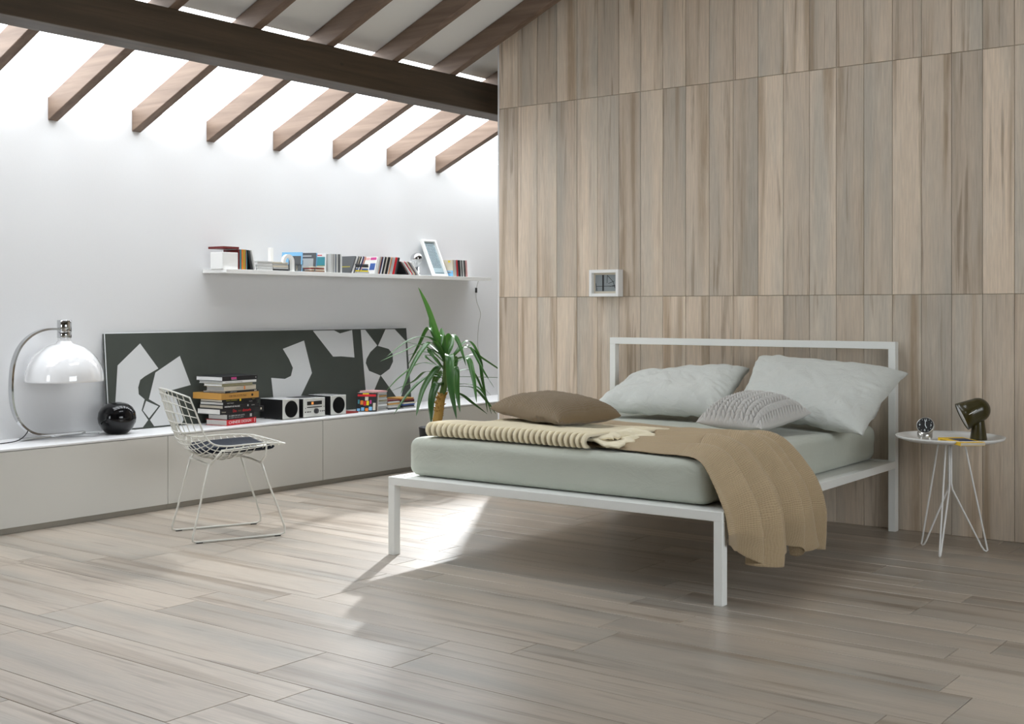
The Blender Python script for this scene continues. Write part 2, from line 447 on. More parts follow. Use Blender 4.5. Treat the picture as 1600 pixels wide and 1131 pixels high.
while x < XR-.02:
    xb = min(x+.15, XR)
    for rz_ in range(5):
        za, zb = rz_*1.2, rz_*1.2+1.2
        zl, zr_ = min(zb, zroof(x)-.012), min(zb, zroof(xb)-.012)
        if min(zl, zr_) < za+.03: continue
        full = (zl == zb and zr_ == zb and abs(xb-x-.15) < 1e-6)
        if full and wpm:
            o = D.objects.new('plank', wpm); COL.objects.link(o); o.parent = wall_back; o.location = ((x+xb)/2, YW, (za+zb)/2)
        else:
            bm, c = wall_plank(x, xb, za, zl, zr_); o = obj('plank', bm, M_WALLP, wall_back); o.location = c
            if full: wpm = o.data
    x = xb; i += 1

# roof : ceiling boards above the rafters, glass strip, beam, rafters
XS = -5.235
RX0, RX1, RYA, RYB = -3.9, -3.05, 3.3, 4.9          # unseen roof window added above the bed to light the mattress
bm = bmesh.new()
for (xa, xb, ya, yb) in ((XW-.2, XS, Y0-.2, 1.5), (XS, RX0, Y0-.2, Y1+.2), (RX1, XR+.2, Y0-.2, Y1+.2), (RX0, RX1, Y0-.2, RYA), (RX0, RX1, RYB, Y1+.2)):
    g_ = prism([(xa, zroof(xa)), (xb, zroof(xb)), (xb, zroof(xb)+.12), (xa, zroof(xa)+.12)], ya, yb)
    for v in g_.verts: v.co = Vector((v.co.x, v.co.z, v.co.y))
    t_ = D.meshes.new('t'); g_.to_mesh(t_); bm.from_mesh(t_)
tag(obj('ceiling', bm, M_CEIL), kind='structure')
w4 = empty('fill_window_4', (RX0, RYA, zroof(RX0)), kind='structure')
bm = prism([(RX0+.002, zroof(RX0)+.05), (RX1-.002, zroof(RX1)+.05), (RX1-.002, zroof(RX1)+.058), (RX0+.002, zroof(RX0)+.058)], RYA+.002, RYB-.002)
for v in bm.verts: v.co = Vector((v.co.x, v.co.z, v.co.y))-Vector((RX0, RYA, zroof(RX0)))
obj('pane', bm, M_GLASS, w4)
RY = [3.866+.5465*k for k in range(-9, 11)]
RWD = .062
win = empty('window_1', (XW, 4, ZW), kind='structure')
for k in range(len(RY)-1):
    ya, yb = RY[k]+.02, RY[k+1]+.02
    bm = prism([(XW-.1, zroof(XW-.1)+.004), (XS+.002, zroof(XS)+.004), (XS+.002, zroof(XS)+.012), (XW-.1, zroof(XW-.1)+.012)], ya+.004, yb-.004)
    for v in bm.verts: v.co = Vector((v.co.x, v.co.z, v.co.y))-Vector((XW, 4, ZW))
    if ya > 1.2: obj('pane', bm, M_FROST, win)
    else: bm.free()
for k, ry in enumerate(RY):
    if ry > Y1-.1 or ry < Y0 or 7.5 < ry < 7.9: continue
    d = .131
    x1 = XR
    bm = bmesh.new()
    n = 1
    P_ = [(XW+.001, zroof(XW)-d), (x1, zroof(x1)-d), (x1, zroof(x1)-.002), (XW+.001, zroof(XW)-.002)]
    bm = prism([(x-XW, z-ZW) for x, z in P_], 0, RWD)
    for v in bm.verts: v.co = Vector((v.co.x, v.co.z, v.co.y))
    bmesh.ops.bevel(bm, geom=[e for e in bm.edges], offset=.003, segments=1, affect='EDGES')
    o = obj('rafter', bm, M_RAFT); o.location = (XW, ry, ZW)
    vis = 3.2 < ry < 7.3
    names = {-1: 'brown timber rafter cut by the left edge of the photo', 0: 'brown timber rafter meeting the white wall nearest the camera, leftmost wall end', 1: 'second brown rafter end from the left on the white wall',
             2: 'third brown rafter end from the left on the white wall', 3: 'fourth brown rafter end on the white wall, middle of the seven', 4: 'fifth brown rafter from the left, running up in front of the timber wall',
             5: 'sixth brown rafter end, passing behind the timber wall edge', 6: 'seventh and last rafter end, beside the timber wall'}
    kk = round((ry-3.866)/.5465)
    words = ['first', 'second', 'third', 'fourth', 'fifth', 'sixth', 'seventh', 'eighth', 'ninth', 'tenth']
    tag(o, names.get(kk, f'brown roof rafter, {words[min(9, -kk-1)]} one nearer the camera than the leftmost wall end' if kk < 0 else f'brown roof rafter over the passage, {words[kk-7]} beyond the timber wall edge'), 'rafter', 'sloping roof rafters')
obj_b = obj('ceiling_beam', bbox(-.095, .095, -5.6, 5.6, -.1, .1, .004), M_BEAM); obj_b.location = (-5.177, 4, 2.534)
tag(obj_b, 'long dark brown timber beam carrying the rafters below the skylight', 'beam')

# ------------------------------------------------------------------ cabinets along the white wall
XC = -5.713
cab_n = ['white lacquered low cabinet under the chrome table lamp, first from the left', 'white lacquered low cabinet under the black round vase, behind the wire chair', 'white lacquered low cabinet under the stereo, left of the bed',
         'white lacquered low cabinet behind the yucca and the bed foot', 'white lacquered low cabinet at the far end of the row, behind the timber wall edge']
ys = [1.937, 3.135, 4.335, 5.533, 6.731, 7.93]
for k in range(5):
    ya, yb = ys[k], ys[k+1]
    c = empty('low_cabinet', (XC, (ya+yb)/2, 0), label=cab_n[k], cat='cabinet', group='row of low cabinets along the white wall')
    h = (yb-ya)/2
    obj('body', bbox(XW-XC+.002, -.020, -h+.0005, h-.0005, .03, .416), M_LACQ, c)
    obj('door', bbox(-.018, 0, -h+.0015, h-.0015, .031, .413, .0012), M_LACQ, c)
    obj('plinth', bbox(XW-XC+.05, -.012, -h+.0005, h-.0005, .0005, .028), M_KICK, c)
wt = obj('worktop', bbox(XW+.001, XC+.001, ys[0], ys[-1], .4165, .4265, .0008), M_TOP)
tag(wt, 'long white worktop slab running over the row of low cabinets', 'worktop')
ZT = .4267

# ------------------------------------------------------------------ bed
BR = math.radians(1.0)
bed = empty('bed', (-2.175, 4.185, 0), BR, 'white square-tube metal double bed with open headboard against the timber wall', 'bed')
TB = .037; BW = 1.69; BL = 1.98; RT = .357; HT = .960
def bpart(n, x0, x1, y0, y1, z0, z1, p=bed, b=.0015): return obj(n, bbox(x0, x1, y0, y1, z0, z1, b), M_WMET, p)
for x0 in (-BW, -TB):
    bpart('leg', x0, x0+TB, 0, .042, 0, RT-TB)
    bpart('headboard_post', x0, x0+TB, BL-.045, BL, 0, HT-TB)
bpart('headboard_rail', -BW, 0, BL-.045, BL, HT-TB, HT)
bpart('foot_rail', -BW, 0, 0, .042, RT-TB, RT)
bpart('side_rail', -TB, 0, .042, BL-.045, RT-TB, RT); bpart('side_rail', -BW, -BW+TB, .042, BL-.045, RT-TB, RT)
bpart('head_rail', -BW+TB, -TB, BL-.045, BL, RT-TB, RT)
base = bpart('mattress_base', -BW+TB, -TB, .042, BL-.045, RT-.014, RT-.003)
# bedding
M_SHEET = fabric('grey green linen', (.53, .555, .485), strength=.7, dist=.009)
M_SHEETL = fabric('pale grey green linen', (.66, .68, .645), strength=1.0, dist=.014)
def mattress():
    L_, Wd, H_, r = 1.87, 1.54, .178, .042
    bm = bmesh.new(); nx, ny, nz = 70, 80, 14
    def rr(x, y, z):
        hx, hy, hz = Wd/2, L_/2, H_/2
        q = Vector((max(-hx+r, min(hx-r, x)), max(-hy+r, min(hy-r, y)), max(-hz+r, min(hz-r, z))))
        d = Vector((x, y, z))-q
        if d.length > 1e-9: p = q+d.normalized()*r
        else: p = Vector((x, y, z))
        return p
    me = D.meshes.new('m'); verts = {}; faces = []
    def vid(i, j, k):
        key = (i, j, k)
        if key not in verts:
            x, y, z = -Wd/2+Wd*i/nx, -L_/2+L_*j/ny, -H_/2+H_*k/nz
            p = rr(x, y, z)
            nrm = Vector((0, 0, 0))
            if i in (0, nx): nrm.x = -1 if i == 0 else 1
            if j in (0, ny): nrm.y = -1 if j == 0 else 1
            if k in (0, nz): nrm.z = -1 if k == 0 else 1
            side = 1.0 if k not in (0, nz) else .25
            a = noise.noise(Vector((p.x*3, p.y*3, p.z*9)))*.006+noise.noise(Vector((p.x*7+4, p.y*7, p.z*26)))*.003
            if k == 0: a = 0
            p = p+nrm.normalized()*a*side
            verts[key] = (len(verts), p)
        return verts[key][0]
    for i in range(nx):
        for j in range(ny):
            faces.append((vid(i, j, 0), vid(i, j+1, 0), vid(i+1, j+1, 0), vid(i+1, j, 0)))
            faces.append((vid(i, j, nz), vid(i+1, j, nz), vid(i+1, j+1, nz), vid(i, j+1, nz)))
    for i in range(nx):
        for k in range(nz):
            faces.append((vid(i, 0, k), vid(i+1, 0, k), vid(i+1, 0, k+1), vid(i, 0, k+1)))
            faces.append((vid(i, ny, k), vid(i, ny, k+1), vid(i+1, ny, k+1), vid(i+1, ny, k)))
    for j in range(ny):
        for k in range(nz):
            faces.append((vid(0, j, k), vid(0, j, k+1), vid(0, j+1, k+1), vid(0, j+1, k)))
            faces.append((vid(nx, j, k), vid(nx, j+1, k), vid(nx, j+1, k+1), vid(nx, j, k+1)))
    me.from_pydata([p for _, p in sorted(verts.values())], [], faces); me.update()
    o = obj('mattress', me, M_SHEET, smooth=True)
    o.location = (-3.068, 5.19, RT+.178/2-.001); o.rotation_euler = (0, 0, BR)
    return tag(o, 'mattress in a grey-green fitted linen sheet lying on the white bed', 'mattress')
mattress()
ZM = RT+.177
def pillow(name, c4, T, m, n=56, wr=.006, seed=0, low=.55, pinch=.05, disp=None, p=2.4, ex=.5, seam=True):
    BLc, BRc, TRc, TLc = [Vector(c) for c in c4]
    nrm = (BRc-BLc).cross(TLc-BLc).normalized()
    if nrm.z < 0: nrm = -nrm
    cen = (BLc+BRc+TRc+TLc)/4
    vs = []; fs = []; uvs = []; idx = {}
    for side in (1, -1):
        for i in range(n+1):
            for j in range(n+1):
                edge_ = i in (0, n) or j in (0, n)
                if side == -1 and edge_: idx[(side, i, j)] = idx[(1, i, j)]; continue
                u, v = i/n, j/n
                U = .5-.5*math.cos(PI*u)*.55-.5*(1-2*u)*.45; V = .5-.5*math.cos(PI*v)*.55-.5*(1-2*v)*.45
                a, b = 2*U-1, 2*V-1
                f = max(0, 1-abs(a)**p)**ex*max(0, 1-abs(b)**p)**ex
                pu = .5+.5*a*(1-pinch*(1-b*b)); pv = .5+.5*b*(1-pinch*(1-a*a))
                P_ = (1-pu)*(1-pv)*BLc+pu*(1-pv)*BRc+pu*pv*TRc+(1-pu)*pv*TLc
                q = Vector((P_.x*5+seed, P_.y*5, P_.z*5+side*3))
                w = noise.noise(q)*wr + noise.noise(q*2.7)*wr*.5 + (abs(noise.noise(Vector((a*2.2+b*1.5+seed, (b-a)*.7, seed))*2.3))-.3)*wr*.55
                rad = math.atan2(b, a)
                w += wr*.35*math.sin(rad*23+noise.noise(q)*9)*(.4+noise.noise(q*1.7))*(max(abs(a), abs(b))**4)*(1-max(abs(a), abs(b))**12)
                h = T*f*(1 if side == 1 else low)
                off = nrm*(side*h + (w if not edge_ else w*.7)*(1 if f > .02 else .6))
                if disp and side == 1: off += nrm*disp(U, V)*min(1, f*2.2)
                if edge_: off = nrm*(w*1.5)
                vs.append(P_+off); idx[(side, i, j)] = len(vs)-1
    for side in (1, -1):
        for i in range(n):
            for j in range(n):
                q = [idx[(side, i, j)], idx[(side, i+1, j)], idx[(side, i+1, j+1)], idx[(side, i, j+1)]]
                fs.append(q if side == 1 else q[::-1]); uvs.append([(i/n, j/n), ((i+1)/n, j/n), ((i+1)/n, (j+1)/n), (i/n, (j+1)/n)][::(1 if side == 1 else -1)])
    me = D.meshes.new(name); me.from_pydata([tuple(v-cen) for v in vs], [], fs)
    L_ = me.uv_layers.new(name='UVMap'); k = 0
    for pl, uu in zip(me.polygons, uvs):
        for li, q in zip(pl.loop_indices, uu): L_.data[li].uv = q
    o = obj(name, me, m, smooth=True); o.location = cen
    return o
o = pillow('pillow', [(-3.71, 5.62, .575), (-2.93, 5.66, .575), (-2.99, 6.07, .80), (-3.74, 6.07, .735)], .092, M_SHEETL, seed=1, wr=.017, n=90, p=3.4, ex=.46, pinch=.07)
tag(o, 'pale linen pillow slumped against the left half of the headboard', 'pillow', 'linen bed pillows')
o = pillow('pillow', [(-2.90, 5.70, .585), (-2.14, 5.50, .545), (-2.11, 6.02, .815), (-2.95, 6.10, .868)], .095, M_SHEETL, seed=9, wr=.017, n=90, p=3.4, ex=.46, pinch=.05)
tag(o, 'larger pale linen pillow leaning at the right headboard post beside the side table', 'pillow', 'linen bed pillows')
M_KNITG = fabric('chunky grey knit', (.60, .585, .56), 'linen', strength=.3, dist=.002)
def braid(U, V):
    N, Mr = 14, 19
    c = math.floor(U*N); fx = U*N-c-.5
    s_ = 1 if c % 2 else -1
    r = V*Mr+.5*(c % 2)+fx*.9*s_; fy = r-math.floor(r)-.5
    return .030*(math.sqrt(max(0, 1-(fx/.5)**2))*math.sqrt(max(0, 1-(fy/.5)**2))-.85)
o = pillow('cushion', [(-2.87, 5.25, .582), (-2.47, 5.13, .582), (-2.40, 5.53, .630), (-2.80, 5.65, .645)], .115, M_KNITG, n=260, wr=.002, seed=4, disp=braid, low=.40, p=2.8, ex=.5)
tag(o, 'chunky grey knitted cushion lying in front of the right pillow', 'cushion')
M_KNITB = fabric('brown knit', (.20, .145, .085), 'linen', strength=.3, dist=.002)
def purl(U, V):
    a = abs(math.sin(PI*U*44)); b = abs(math.sin(PI*(V*40+.5*(math.floor(U*44) % 2)+.0)))
    return .0045*(a*b-.5)
o = pillow('cushion', [(-3.80, 4.83, .628), (-3.13, 4.47, .626), (-3.06, 4.88, .628), (-3.72, 5.26, .630)], .090, M_KNITB, n=230, wr=.009, seed=6, low=.42, pinch=.07, p=3.6, ex=.44, disp=purl)
tag(o, 'brown knitted cushion lying on the cream ribbed blanket', 'cushion')
# cream ribbed blanket, folded
M_CREAM = fabric('cream wool', (.86, .775, .57), 'linen', strength=.25, dist=.002)
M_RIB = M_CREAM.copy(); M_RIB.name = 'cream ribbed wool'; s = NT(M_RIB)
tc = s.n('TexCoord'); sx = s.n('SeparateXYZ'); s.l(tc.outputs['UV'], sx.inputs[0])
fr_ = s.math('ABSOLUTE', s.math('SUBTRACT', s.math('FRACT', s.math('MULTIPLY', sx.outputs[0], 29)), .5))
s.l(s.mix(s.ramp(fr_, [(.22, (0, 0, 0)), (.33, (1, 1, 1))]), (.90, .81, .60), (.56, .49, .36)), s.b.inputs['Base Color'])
def ribbed():
    nr = 29; per = 16; nu = nr*per
    prof = []
    for t in [i/8 for i in range(9)]: prof.append((.42-.40*t, .002))               # underside, going forward
    for t in [i/10 for i in range(1, 10)]: a = -PI/2-PI*t; prof.append((.02+.030*math.cos(a), .032+.030*math.sin(a)))
    for t in [i/26 for i in range(27)]: prof.append((.02+.70*t, .062-.038*t**1.5+.006*math.sin(t*9)*t))
    prof.append((.735, .012)); prof.append((.72, .003))
    nv = len(prof)-1
    def f(u, v):
        k = round(v*nv); y_, z_ = prof[k]
        ph = u*nr; fr = ph-math.floor(ph)
        rib = math.sqrt(max(0, 1-(abs(fr-.5)/.30)**2))
        x = -3.74+u*.89
        amp = (.016 if k < 34 else .012) if 8 <= k else .003
        # outward direction of the profile
        a_, b_ = prof[max(k-1, 0)], prof[min(k+1, nv)]
        ty, tz = b_[0]-a_[0], b_[1]-a_[1]; L = math.hypot(ty, tz) or 1
        ny, nz = -tz/L, ty/L
        if k <= 8: ny, nz = 0, 0
        yy = y_+ny*amp*(rib-.75); zz = z_+nz*amp*(rib-.75)
        back = max(0, (y_-.1)/.6)
        x += .06*back*(1-2*u)*.4+.012*math.sin(u*11+y_*6)*back
        wob = noise.noise(Vector((x*4, y_*4, 2)))
        zz += .010*wob*max(0, min(1, y_*3)) if k > 17 else 0
        endw = max(0, (u-.9)/.1)
        yy += .02*endw*math.sin(y_*20)
        Y_ = 4.262+.018*math.sin(u*3+.5)+yy+.02*u
        return Vector((x, Y_, ZM+.006+max(zz, .002)))
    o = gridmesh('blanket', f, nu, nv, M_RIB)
    return o
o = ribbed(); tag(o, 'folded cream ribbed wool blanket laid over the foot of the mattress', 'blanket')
def tail(z0, xa, xe, ya, yb, nr, ph):
    def f(u, v):
        y_ = ya+(yb-ya)*v
        x1 = xe+.022*math.sin(v*7+ph)+.014*math.sin(v*19+ph*2)
        x = xa+(x1-xa)*u
        c_ = abs(math.sin(PI*(v*nr+.15*math.sin(u*5+ph))))
        z = z0+.013*math.sqrt(c_)+.006*math.sin(u*6+v*4+ph)-.010*max(0, u-.8)/.2
        return Vector((x, y_+.010*math.sin(u*6+ph), ZM+z))
    g_ = gridmesh('folded_end', f, 24, nr*10, M_CREAM, o)
    md = g_.modifiers.new('thickness', 'SOLIDIFY'); md.thickness = .009; md.offset = -1
tail(.030, -2.90, -2.735, 4.31, 4.66, 7, .3)
tail(.047, -2.92, -2.79, 4.36, 4.70, 7, 1.9)
# tan gauze throw
M_THROW = fabric('tan gauze cotton', (.50, .38, .235), 'gauze', (150, 90), .7, dist=.003, c2=(.36, .265, .155))
def throw():
    NS, NT_ = 200, 180
    zb = [(0, .235), (.05, .205), (.14, .150), (.27, .122), (.38, .135), (.47, .185), (.54, .165), (.62, .115), (.72, .118), (.79, .140), (.88, .105), (1, .088)]
    def bz(t):
        for (a, x), (b, y_) in zip(zb, zb[1:]):
            if t <= b: k = (t-a)/(b-a); k = k*k*(3-2*k); return x+(y_-x)*k
        return zb[-1][1]
    def fold(t, s):
        cr = [-.02, .13, .29, .43, .60, .76, .90, 1.03]
        q = min(1.0, max(0.0, t+.020*math.sin(s*2.6+t*6)))
        for i in range(len(cr)-1):
            if q <= cr[i+1]:
                l = (q-cr[i])/(cr[i+1]-cr[i]); return (.9, 1.1, .6, 1.0, .7, .75, .4)[i]*max(0, math.sin(PI*l**1.45))**1.5
        return 0
    def fold2(t, s):
        return .5+.5*math.sin(t*37+s*1.4+1.6*math.sin(t*9))
    CP = [(-2.42, ZM+.010), (-2.352, ZM+.008), (-2.300, ZM-.010), (-2.256, ZM-.050), (-2.216, .434), (-2.184, .385), (-2.163, .330), (-2.154, .27)]
    def base(s, t):
        if s <= 1:
            u = s; x = -3.55+u*(3.55-2.42); z = ZM+.010; bx = 0
        else:
            u = s-1; k = min(u/.66, 1)*(len(CP)-1); i = min(int(k), len(CP)-2); f_ = k-i
            p0, p1, p2, p3 = CP[max(i-1, 0)], CP[i], CP[i+1], CP[min(i+2, len(CP)-1)]
            x, z = [.5*((2*p1[c])+(-p0[c]+p2[c])*f_+(2*p0[c]-5*p1[c]+4*p2[c]-p3[c])*f_*f_+(-p0[c]+3*p1[c]-3*p2[c]+p3[c])*f_**3) for c in (0, 1)]
            if u > .66: z = .27+(bz(t)-.27)*(u-.66)/.34; x = -2.154
        return x, z
    def f(s_, t):
        s = s_/.68 if s_ < .68 else 1+(s_-.68)/.32
        x, z = base(s, t)
        if s > 1: x -= .018*min(1, (s-1)/.4)*0
        xa, za = base(max(s-.03, 0), t); xb_, zb_ = base(min(s+.03, 2), t)
        tx, tz = xb_-xa, zb_-za; L = math.hypot(tx, tz) or 1; nx, nz = -tz/L, tx/L
        win = min(1, t*9)*min(1, (1-t)*9)
        ph = t-.055*max(0, s-1)-.05*(1-min(1, s))
        F = fold(ph, s)*win; G = fold2(t, s)*win
        if s <= 1:
            u = s; yf = 4.42-.125*u; yr = 5.45-.415*u**1.3
            A_ = .006+.054*u**2.4; y_ = yf+(yr-yf)*t+.02*math.sin(x*5+t*4)*u*win
        else:
            u = s-1; yf = 4.295-.10*min(1, u*2.2); yr = 5.035+.01*u
            A_ = .060+.026*min(1, u*1.5); y_ = yf+(yr-yf)*t+.026*math.cos(2*PI*(2.55*ph+.12))*u*win
        d_ = A_*F+.006*G+.005*noise.noise(Vector((x*7, y_*9, z*9)))
        y_ += .030*F*min(1, s)
        z2 = z+nz*d_
        if s < 1: z2 = max(z2, ZM+.003)
        return Vector((x+nx*max(d_, -.002), y_, z2))
    o = gridmesh('throw_blanket', f, NS, NT_, M_THROW)
    md = o.modifiers.new('thickness', 'SOLIDIFY'); md.thickness = .003; md.offset = 1
    return o
o = throw(); tag(o, 'tan crinkled gauze throw spread across the mattress and hanging over its right side', 'throw')

# ------------------------------------------------------------------ wire chair
chair = empty('wire_chair', (-4.8685, 4.05, 0), math.radians(67), 'white wire-mesh chair on thin sled legs in front of the low cabinets', 'chair')
PC = [(.272, .447), (.20, .432), (.10, .405), (.0, .386), (-.06, .380), (-.142, .398), (-.206, .447), (-.240, .495), (-.277, .585), (-.306, .681), (-.320, .738)]
PS = [(.215, .463), (.15, .468), (.08, .470), (.02, .469), (-.06, .466), (-.12, .472), (-.155, .490), (-.180, .525), (-.200, .580), (-.225, .645), (-.250, .705)]
PCs = smooth_path([(a, 0, b) for a, b in PC], 6); PSs = smooth_path([(a, 0, b) for a, b in PS], 6)
def shell(r, v):
    k = r*(len(PCs)-1); i = min(int(k), len(PCs)-2); fr = k-i
    c = PCs[i].lerp(PCs[i+1], fr); s = PSs[i].lerp(PSs[i+1], fr)
    w = abs(v)**2.3
    p = c.lerp(s, w)
    hw = .235+.02*math.sin(min(1, r*1.3)*PI)
    return Vector((p.x, -v*hw, p.z))
basket = obj('wire_rim', (lambda bm: (tube(bm, [shell(0, -1+2*i/16) for i in range(17)]+[shell(i/40, 1) for i in range(1, 41)]+[shell(1, 1-2*i/16) for i in range(1, 17)]+[shell(1-i/40, -1) for i in range(1, 40)], .0042, 8, True), bm)[1])(bmesh.new()), M_WCHAIR, chair, smooth=True)
for j in range(1, 12):
    v = -1+2*j/12
    rod('wire', [shell(i/36, v) for i in range(37)], .0024, M_WCHAIR, basket, 6)
for j in range(1, 19):
    r = j/19
    off = .0045
    rod('wire', [shell(r, -1+2*i/14)+Vector((0, 0, -off if r < .45 else 0))+Vector((-off if r >= .45 else 0, 0, 0)) for i in range(15)], .0024, M_WCHAIR, basket, 6)
for s in (1, -1):
    # sled side : closed loop with two raked legs
    P_ = [(-.135, s*.165, .378), (-.165, s*.172, .26), (-.198, s*.182, .12), (-.222, s*.188, .035), (-.222, s*.190, .012), (-.205, s*.190, .006),
          (.0, s*.190, .006), (.215, s*.190, .006), (.236, s*.190, .014), (.238, s*.188, .04), (.205, s*.182, .14), (.160, s*.173, .26), (.122, s*.165, .375)]
    leg = rod('sled_leg', P_, .0052, M_WCHAIR, chair, 8)
    for x_ in (-.19, .20):
        obj('foot_pad', bbox(x_-.016, x_+.016, s*.19-.006, s*.19+.006, .0002, .0045, .001), M_RUBBER, leg)
for pts in ([(-.085, -.20, .437), (-.11, -.185, .40), (-.135, -.165, .368), (-.135, 0, .372), (-.135, .165, .368), (-.11, .185, .40), (-.085, .20, .437)],
            [(.140, -.20, .452), (.138, -.19, .40), (.122, -.165, .366), (.122, 0, .370), (.122, .165, .366), (.138, .19, .40), (.140, .20, .452)]):
    rod('cross_brace', pts, .0052, M_WCHAIR, chair, 8)
rod('seat_rail', [(-.085, -.195, .440), (.14, -.195, .455)], .0045, M_WCHAIR, chair)
rod('seat_rail', [(-.085, .195, .440), (.14, .195, .455)], .0045, M_WCHAIR, chair)
M_NAVY = mat('navy wool', (.009, .013, .022), .95, bump=.5, bscale=400, spec=.1, sheen=.05)
def seatpad():
    vs = []; n = 28; idx = {}; fs = []
    for side in (1, 0):
        for i in range(n+1):
            for j in range(n+1):
                e = i in (0, n) or j in (0, n)
                if side == 0 and e: idx[(0, i, j)] = idx[(1, i, j)]; continue
                a, b = -1+2*i/n, -1+2*j/n
                # squircle mapping
                k = 1-.16*a*a*b*b
                X_ = .020+.195*a*k; Y_ = .200*b*k*(1-.10*a*(-1))*(1 if a < 0 else 1+.02*a)
                th = .022*(max(0, 1-max(abs(a), abs(b))**6))**.45
                r = max(0, min(1, (.272-X_)/.58*.62)); sh = .400+(.462-.400)*(abs(Y_)/.235)**2.2+.012*max(0, X_)/.2
                z = sh*.45+.452*.55-.004
                idx[(side, i, j)] = len(vs); vs.append((X_, Y_, z+(th if side else -th*.6)))
    for side in (1, 0):
        for i in range(n):
            for j in range(n):
                q = [idx[(side, i, j)], idx[(side, i+1, j)], idx[(side, i+1, j+1)], idx[(side, i, j+1)]]
                fs.append(q if side else q[::-1])
    me = D.meshes.new('pad'); me.from_pydata(vs, [], fs); return me
o = obj('seat_pad', seatpad(), M_NAVY, smooth=True); o.location = chair.location; o.rotation_euler = chair.rotation_euler
tag(o, 'dark navy seat pad lying on the white wire chair', 'cushion')

# ------------------------------------------------------------------ side table and what stands on it
TX, TY, TZ = -1.825, 5.767, .522
tb = empty('side_table', (TX, TY, 0), label='round white tray side table on hairpin wire legs right of the bed', cat='table')
bm = bmesh.new(); lathe(bm, [(0, TZ-.006), (.20, TZ-.006), (.236, TZ+.006), (.242, TZ+.016), (.2395, TZ+.0175), (.233, TZ+.009), (.199, TZ-.002), (0, TZ-.002)], 64)
obj('tray', bm, M_WHITE, tb, smooth=True)
for fx, fy in ((-1.989, 5.843), (-1.817, 5.583), (-1.669, 5.875)):
    dx, dy = fx-TX, fy-TY; L_ = math.hypot(dx, dy); ux, uy = dx/L_, dy/L_; px_, py_ = -uy, ux
    top = (ux*.062, uy*.062, TZ-.007); foot = .172
    P_ = [top, (ux*.075, uy*.075, .47), (ux*.10, uy*.10, .35)]
    P_ += [(ux*(foot-.004), uy*(foot-.004), .030), (ux*foot, uy*foot, .010), (ux*(foot-.006), uy*(foot-.006), .0052), (ux*(foot-.016), uy*(foot-.016), .010), (ux*(foot-.03), uy*(foot-.03), .032)]
    P_ += [(ux*.012, uy*.012, .29), (ux*.0065, uy*.0065, .32), (ux*.0062, uy*.0062, TZ-.007)]
    rod('hairpin_leg', P_, .0043, M_WHITE, tb, 8)
# mushroom of olive plastic : task lamp
M_OLIVE = mat('dark olive gloss plastic', (.045, .037, .010), .26, coat=.1)
M_DIFF = mat('white diffuser', (.75, .76, .77), .4)
lx, ly = -1.720, 5.85
tl = empty('table_lamp', (lx, ly, TZ-.0015), label='small glossy dark olive table lamp with a tilted helmet head on the side table', cat='lamp')
bm = bmesh.new(); lathe(bm, [(0, 0), (.0375, 0), (.038, .003), (.024, .105), (.0235, .112), (0, .112)], 32); obj('stem', bm, M_OLIVE, tl, smooth=True)
ax = Vector((.797, .604, 0))*0+Vector((.959, .282, 0))*-.88+Vector((0, 0, -1))*.42+Vector((.282, -.959, 0))*.17; ax.normalize()
Mq = ax.to_track_quat('Z', 'Y').to_matrix()
hc = Vector((-.003, -.002, .138))
bm = bmesh.new()
prof = [(.0001, -.056)]+[(.056*math.sin(a), -.056*math.cos(a)) for a in [i/12*PI/2 for i in range(1, 13)]]+[(.0600, .03), (.0665, .078), (.064, .078), (.055, .02), (.0001, .018)]
lathe(bm, prof, 40, tuple(hc), Mq.to_4x4(), cap=False); hd = obj('head', bm, M_OLIVE, tl, smooth=True)
bm = bmesh.new(); lathe(bm, [(0, .072), (.0635, .072), (.0635, .074), (0, .074)], 40, tuple(hc), Mq.to_4x4()); obj('diffuser', bm, M_DIFF, hd, smooth=True)
# white strip modelled as the highlight along the head
side = ax.cross(Vector((0, 0, 1))).normalized(); upv = side.cross(ax).normalized()
if side.dot(Vector((.6, -.8, 0))) < 0: side = -side
bm = bmesh.new()
for sgn in (1,):
    a0 = hc+side*.0615+ax*.0775+upv*.004; a1 = hc+side*.0562+ax*.012+upv*.010
    tube(bm, [a0, a0.lerp(a1, .5)+side*.0016, a1], .0022, 6)
obj('highlight_strip', bm, M_WHITE, hd, smooth=True)
# clock
M_STEEL = mat('brushed steel', (.56, .55, .52), .28, metal=.9)
ckx, cky = -1.916, 5.70
ck = empty('alarm_clock', (ckx, cky, TZ-.0015), label='small round steel alarm clock with a black dial on the side table', cat='clock')
tow = Vector((.317, -.948, 0)); fa = (tow*.86+Vector((0, 0, .46))+Vector((.948, .317, 0))*-.16).normalized()
bm = bmesh.new(); lathe(bm, [(0, .008), (.031, .008), (.033, .012), (.034, .036), (0, .036)], 36, (-.004, .006, 0)); obj('body', bm, M_STEEL, ck, smooth=True)
Rq = Matrix((Vector((0, 0, 1)).cross(fa).normalized(), fa.cross(Vector((0, 0, 1)).cross(fa).normalized()), fa)).transposed()
cc = Vector((.0, .0, .066))
bm = bmesh.new(); lathe(bm, [(.0001, -.030), (.034, -.030), (.0395, -.014), (.040, .004), (.0375, .006), (.0365, .003), (.0001, .003)], 40, tuple(cc), Rq.to_4x4(), cap=False); hs = obj('housing', bm, M_STEEL, ck, smooth=True)
bm = bmesh.new(); lathe(bm, [(0, .003), (.0364, .003), (.0364, .0042), (0, .0042)], 40, tuple(cc), Rq.to_4x4()); obj('dial', bm, M_BLACK, ck)
M_LUM = mat('white print', (.8, .86, .88), .6)
def ckpt(a, b, c=.0046): return cc+Rq @ Vector((a, b, c))
er = Rq.to_euler()
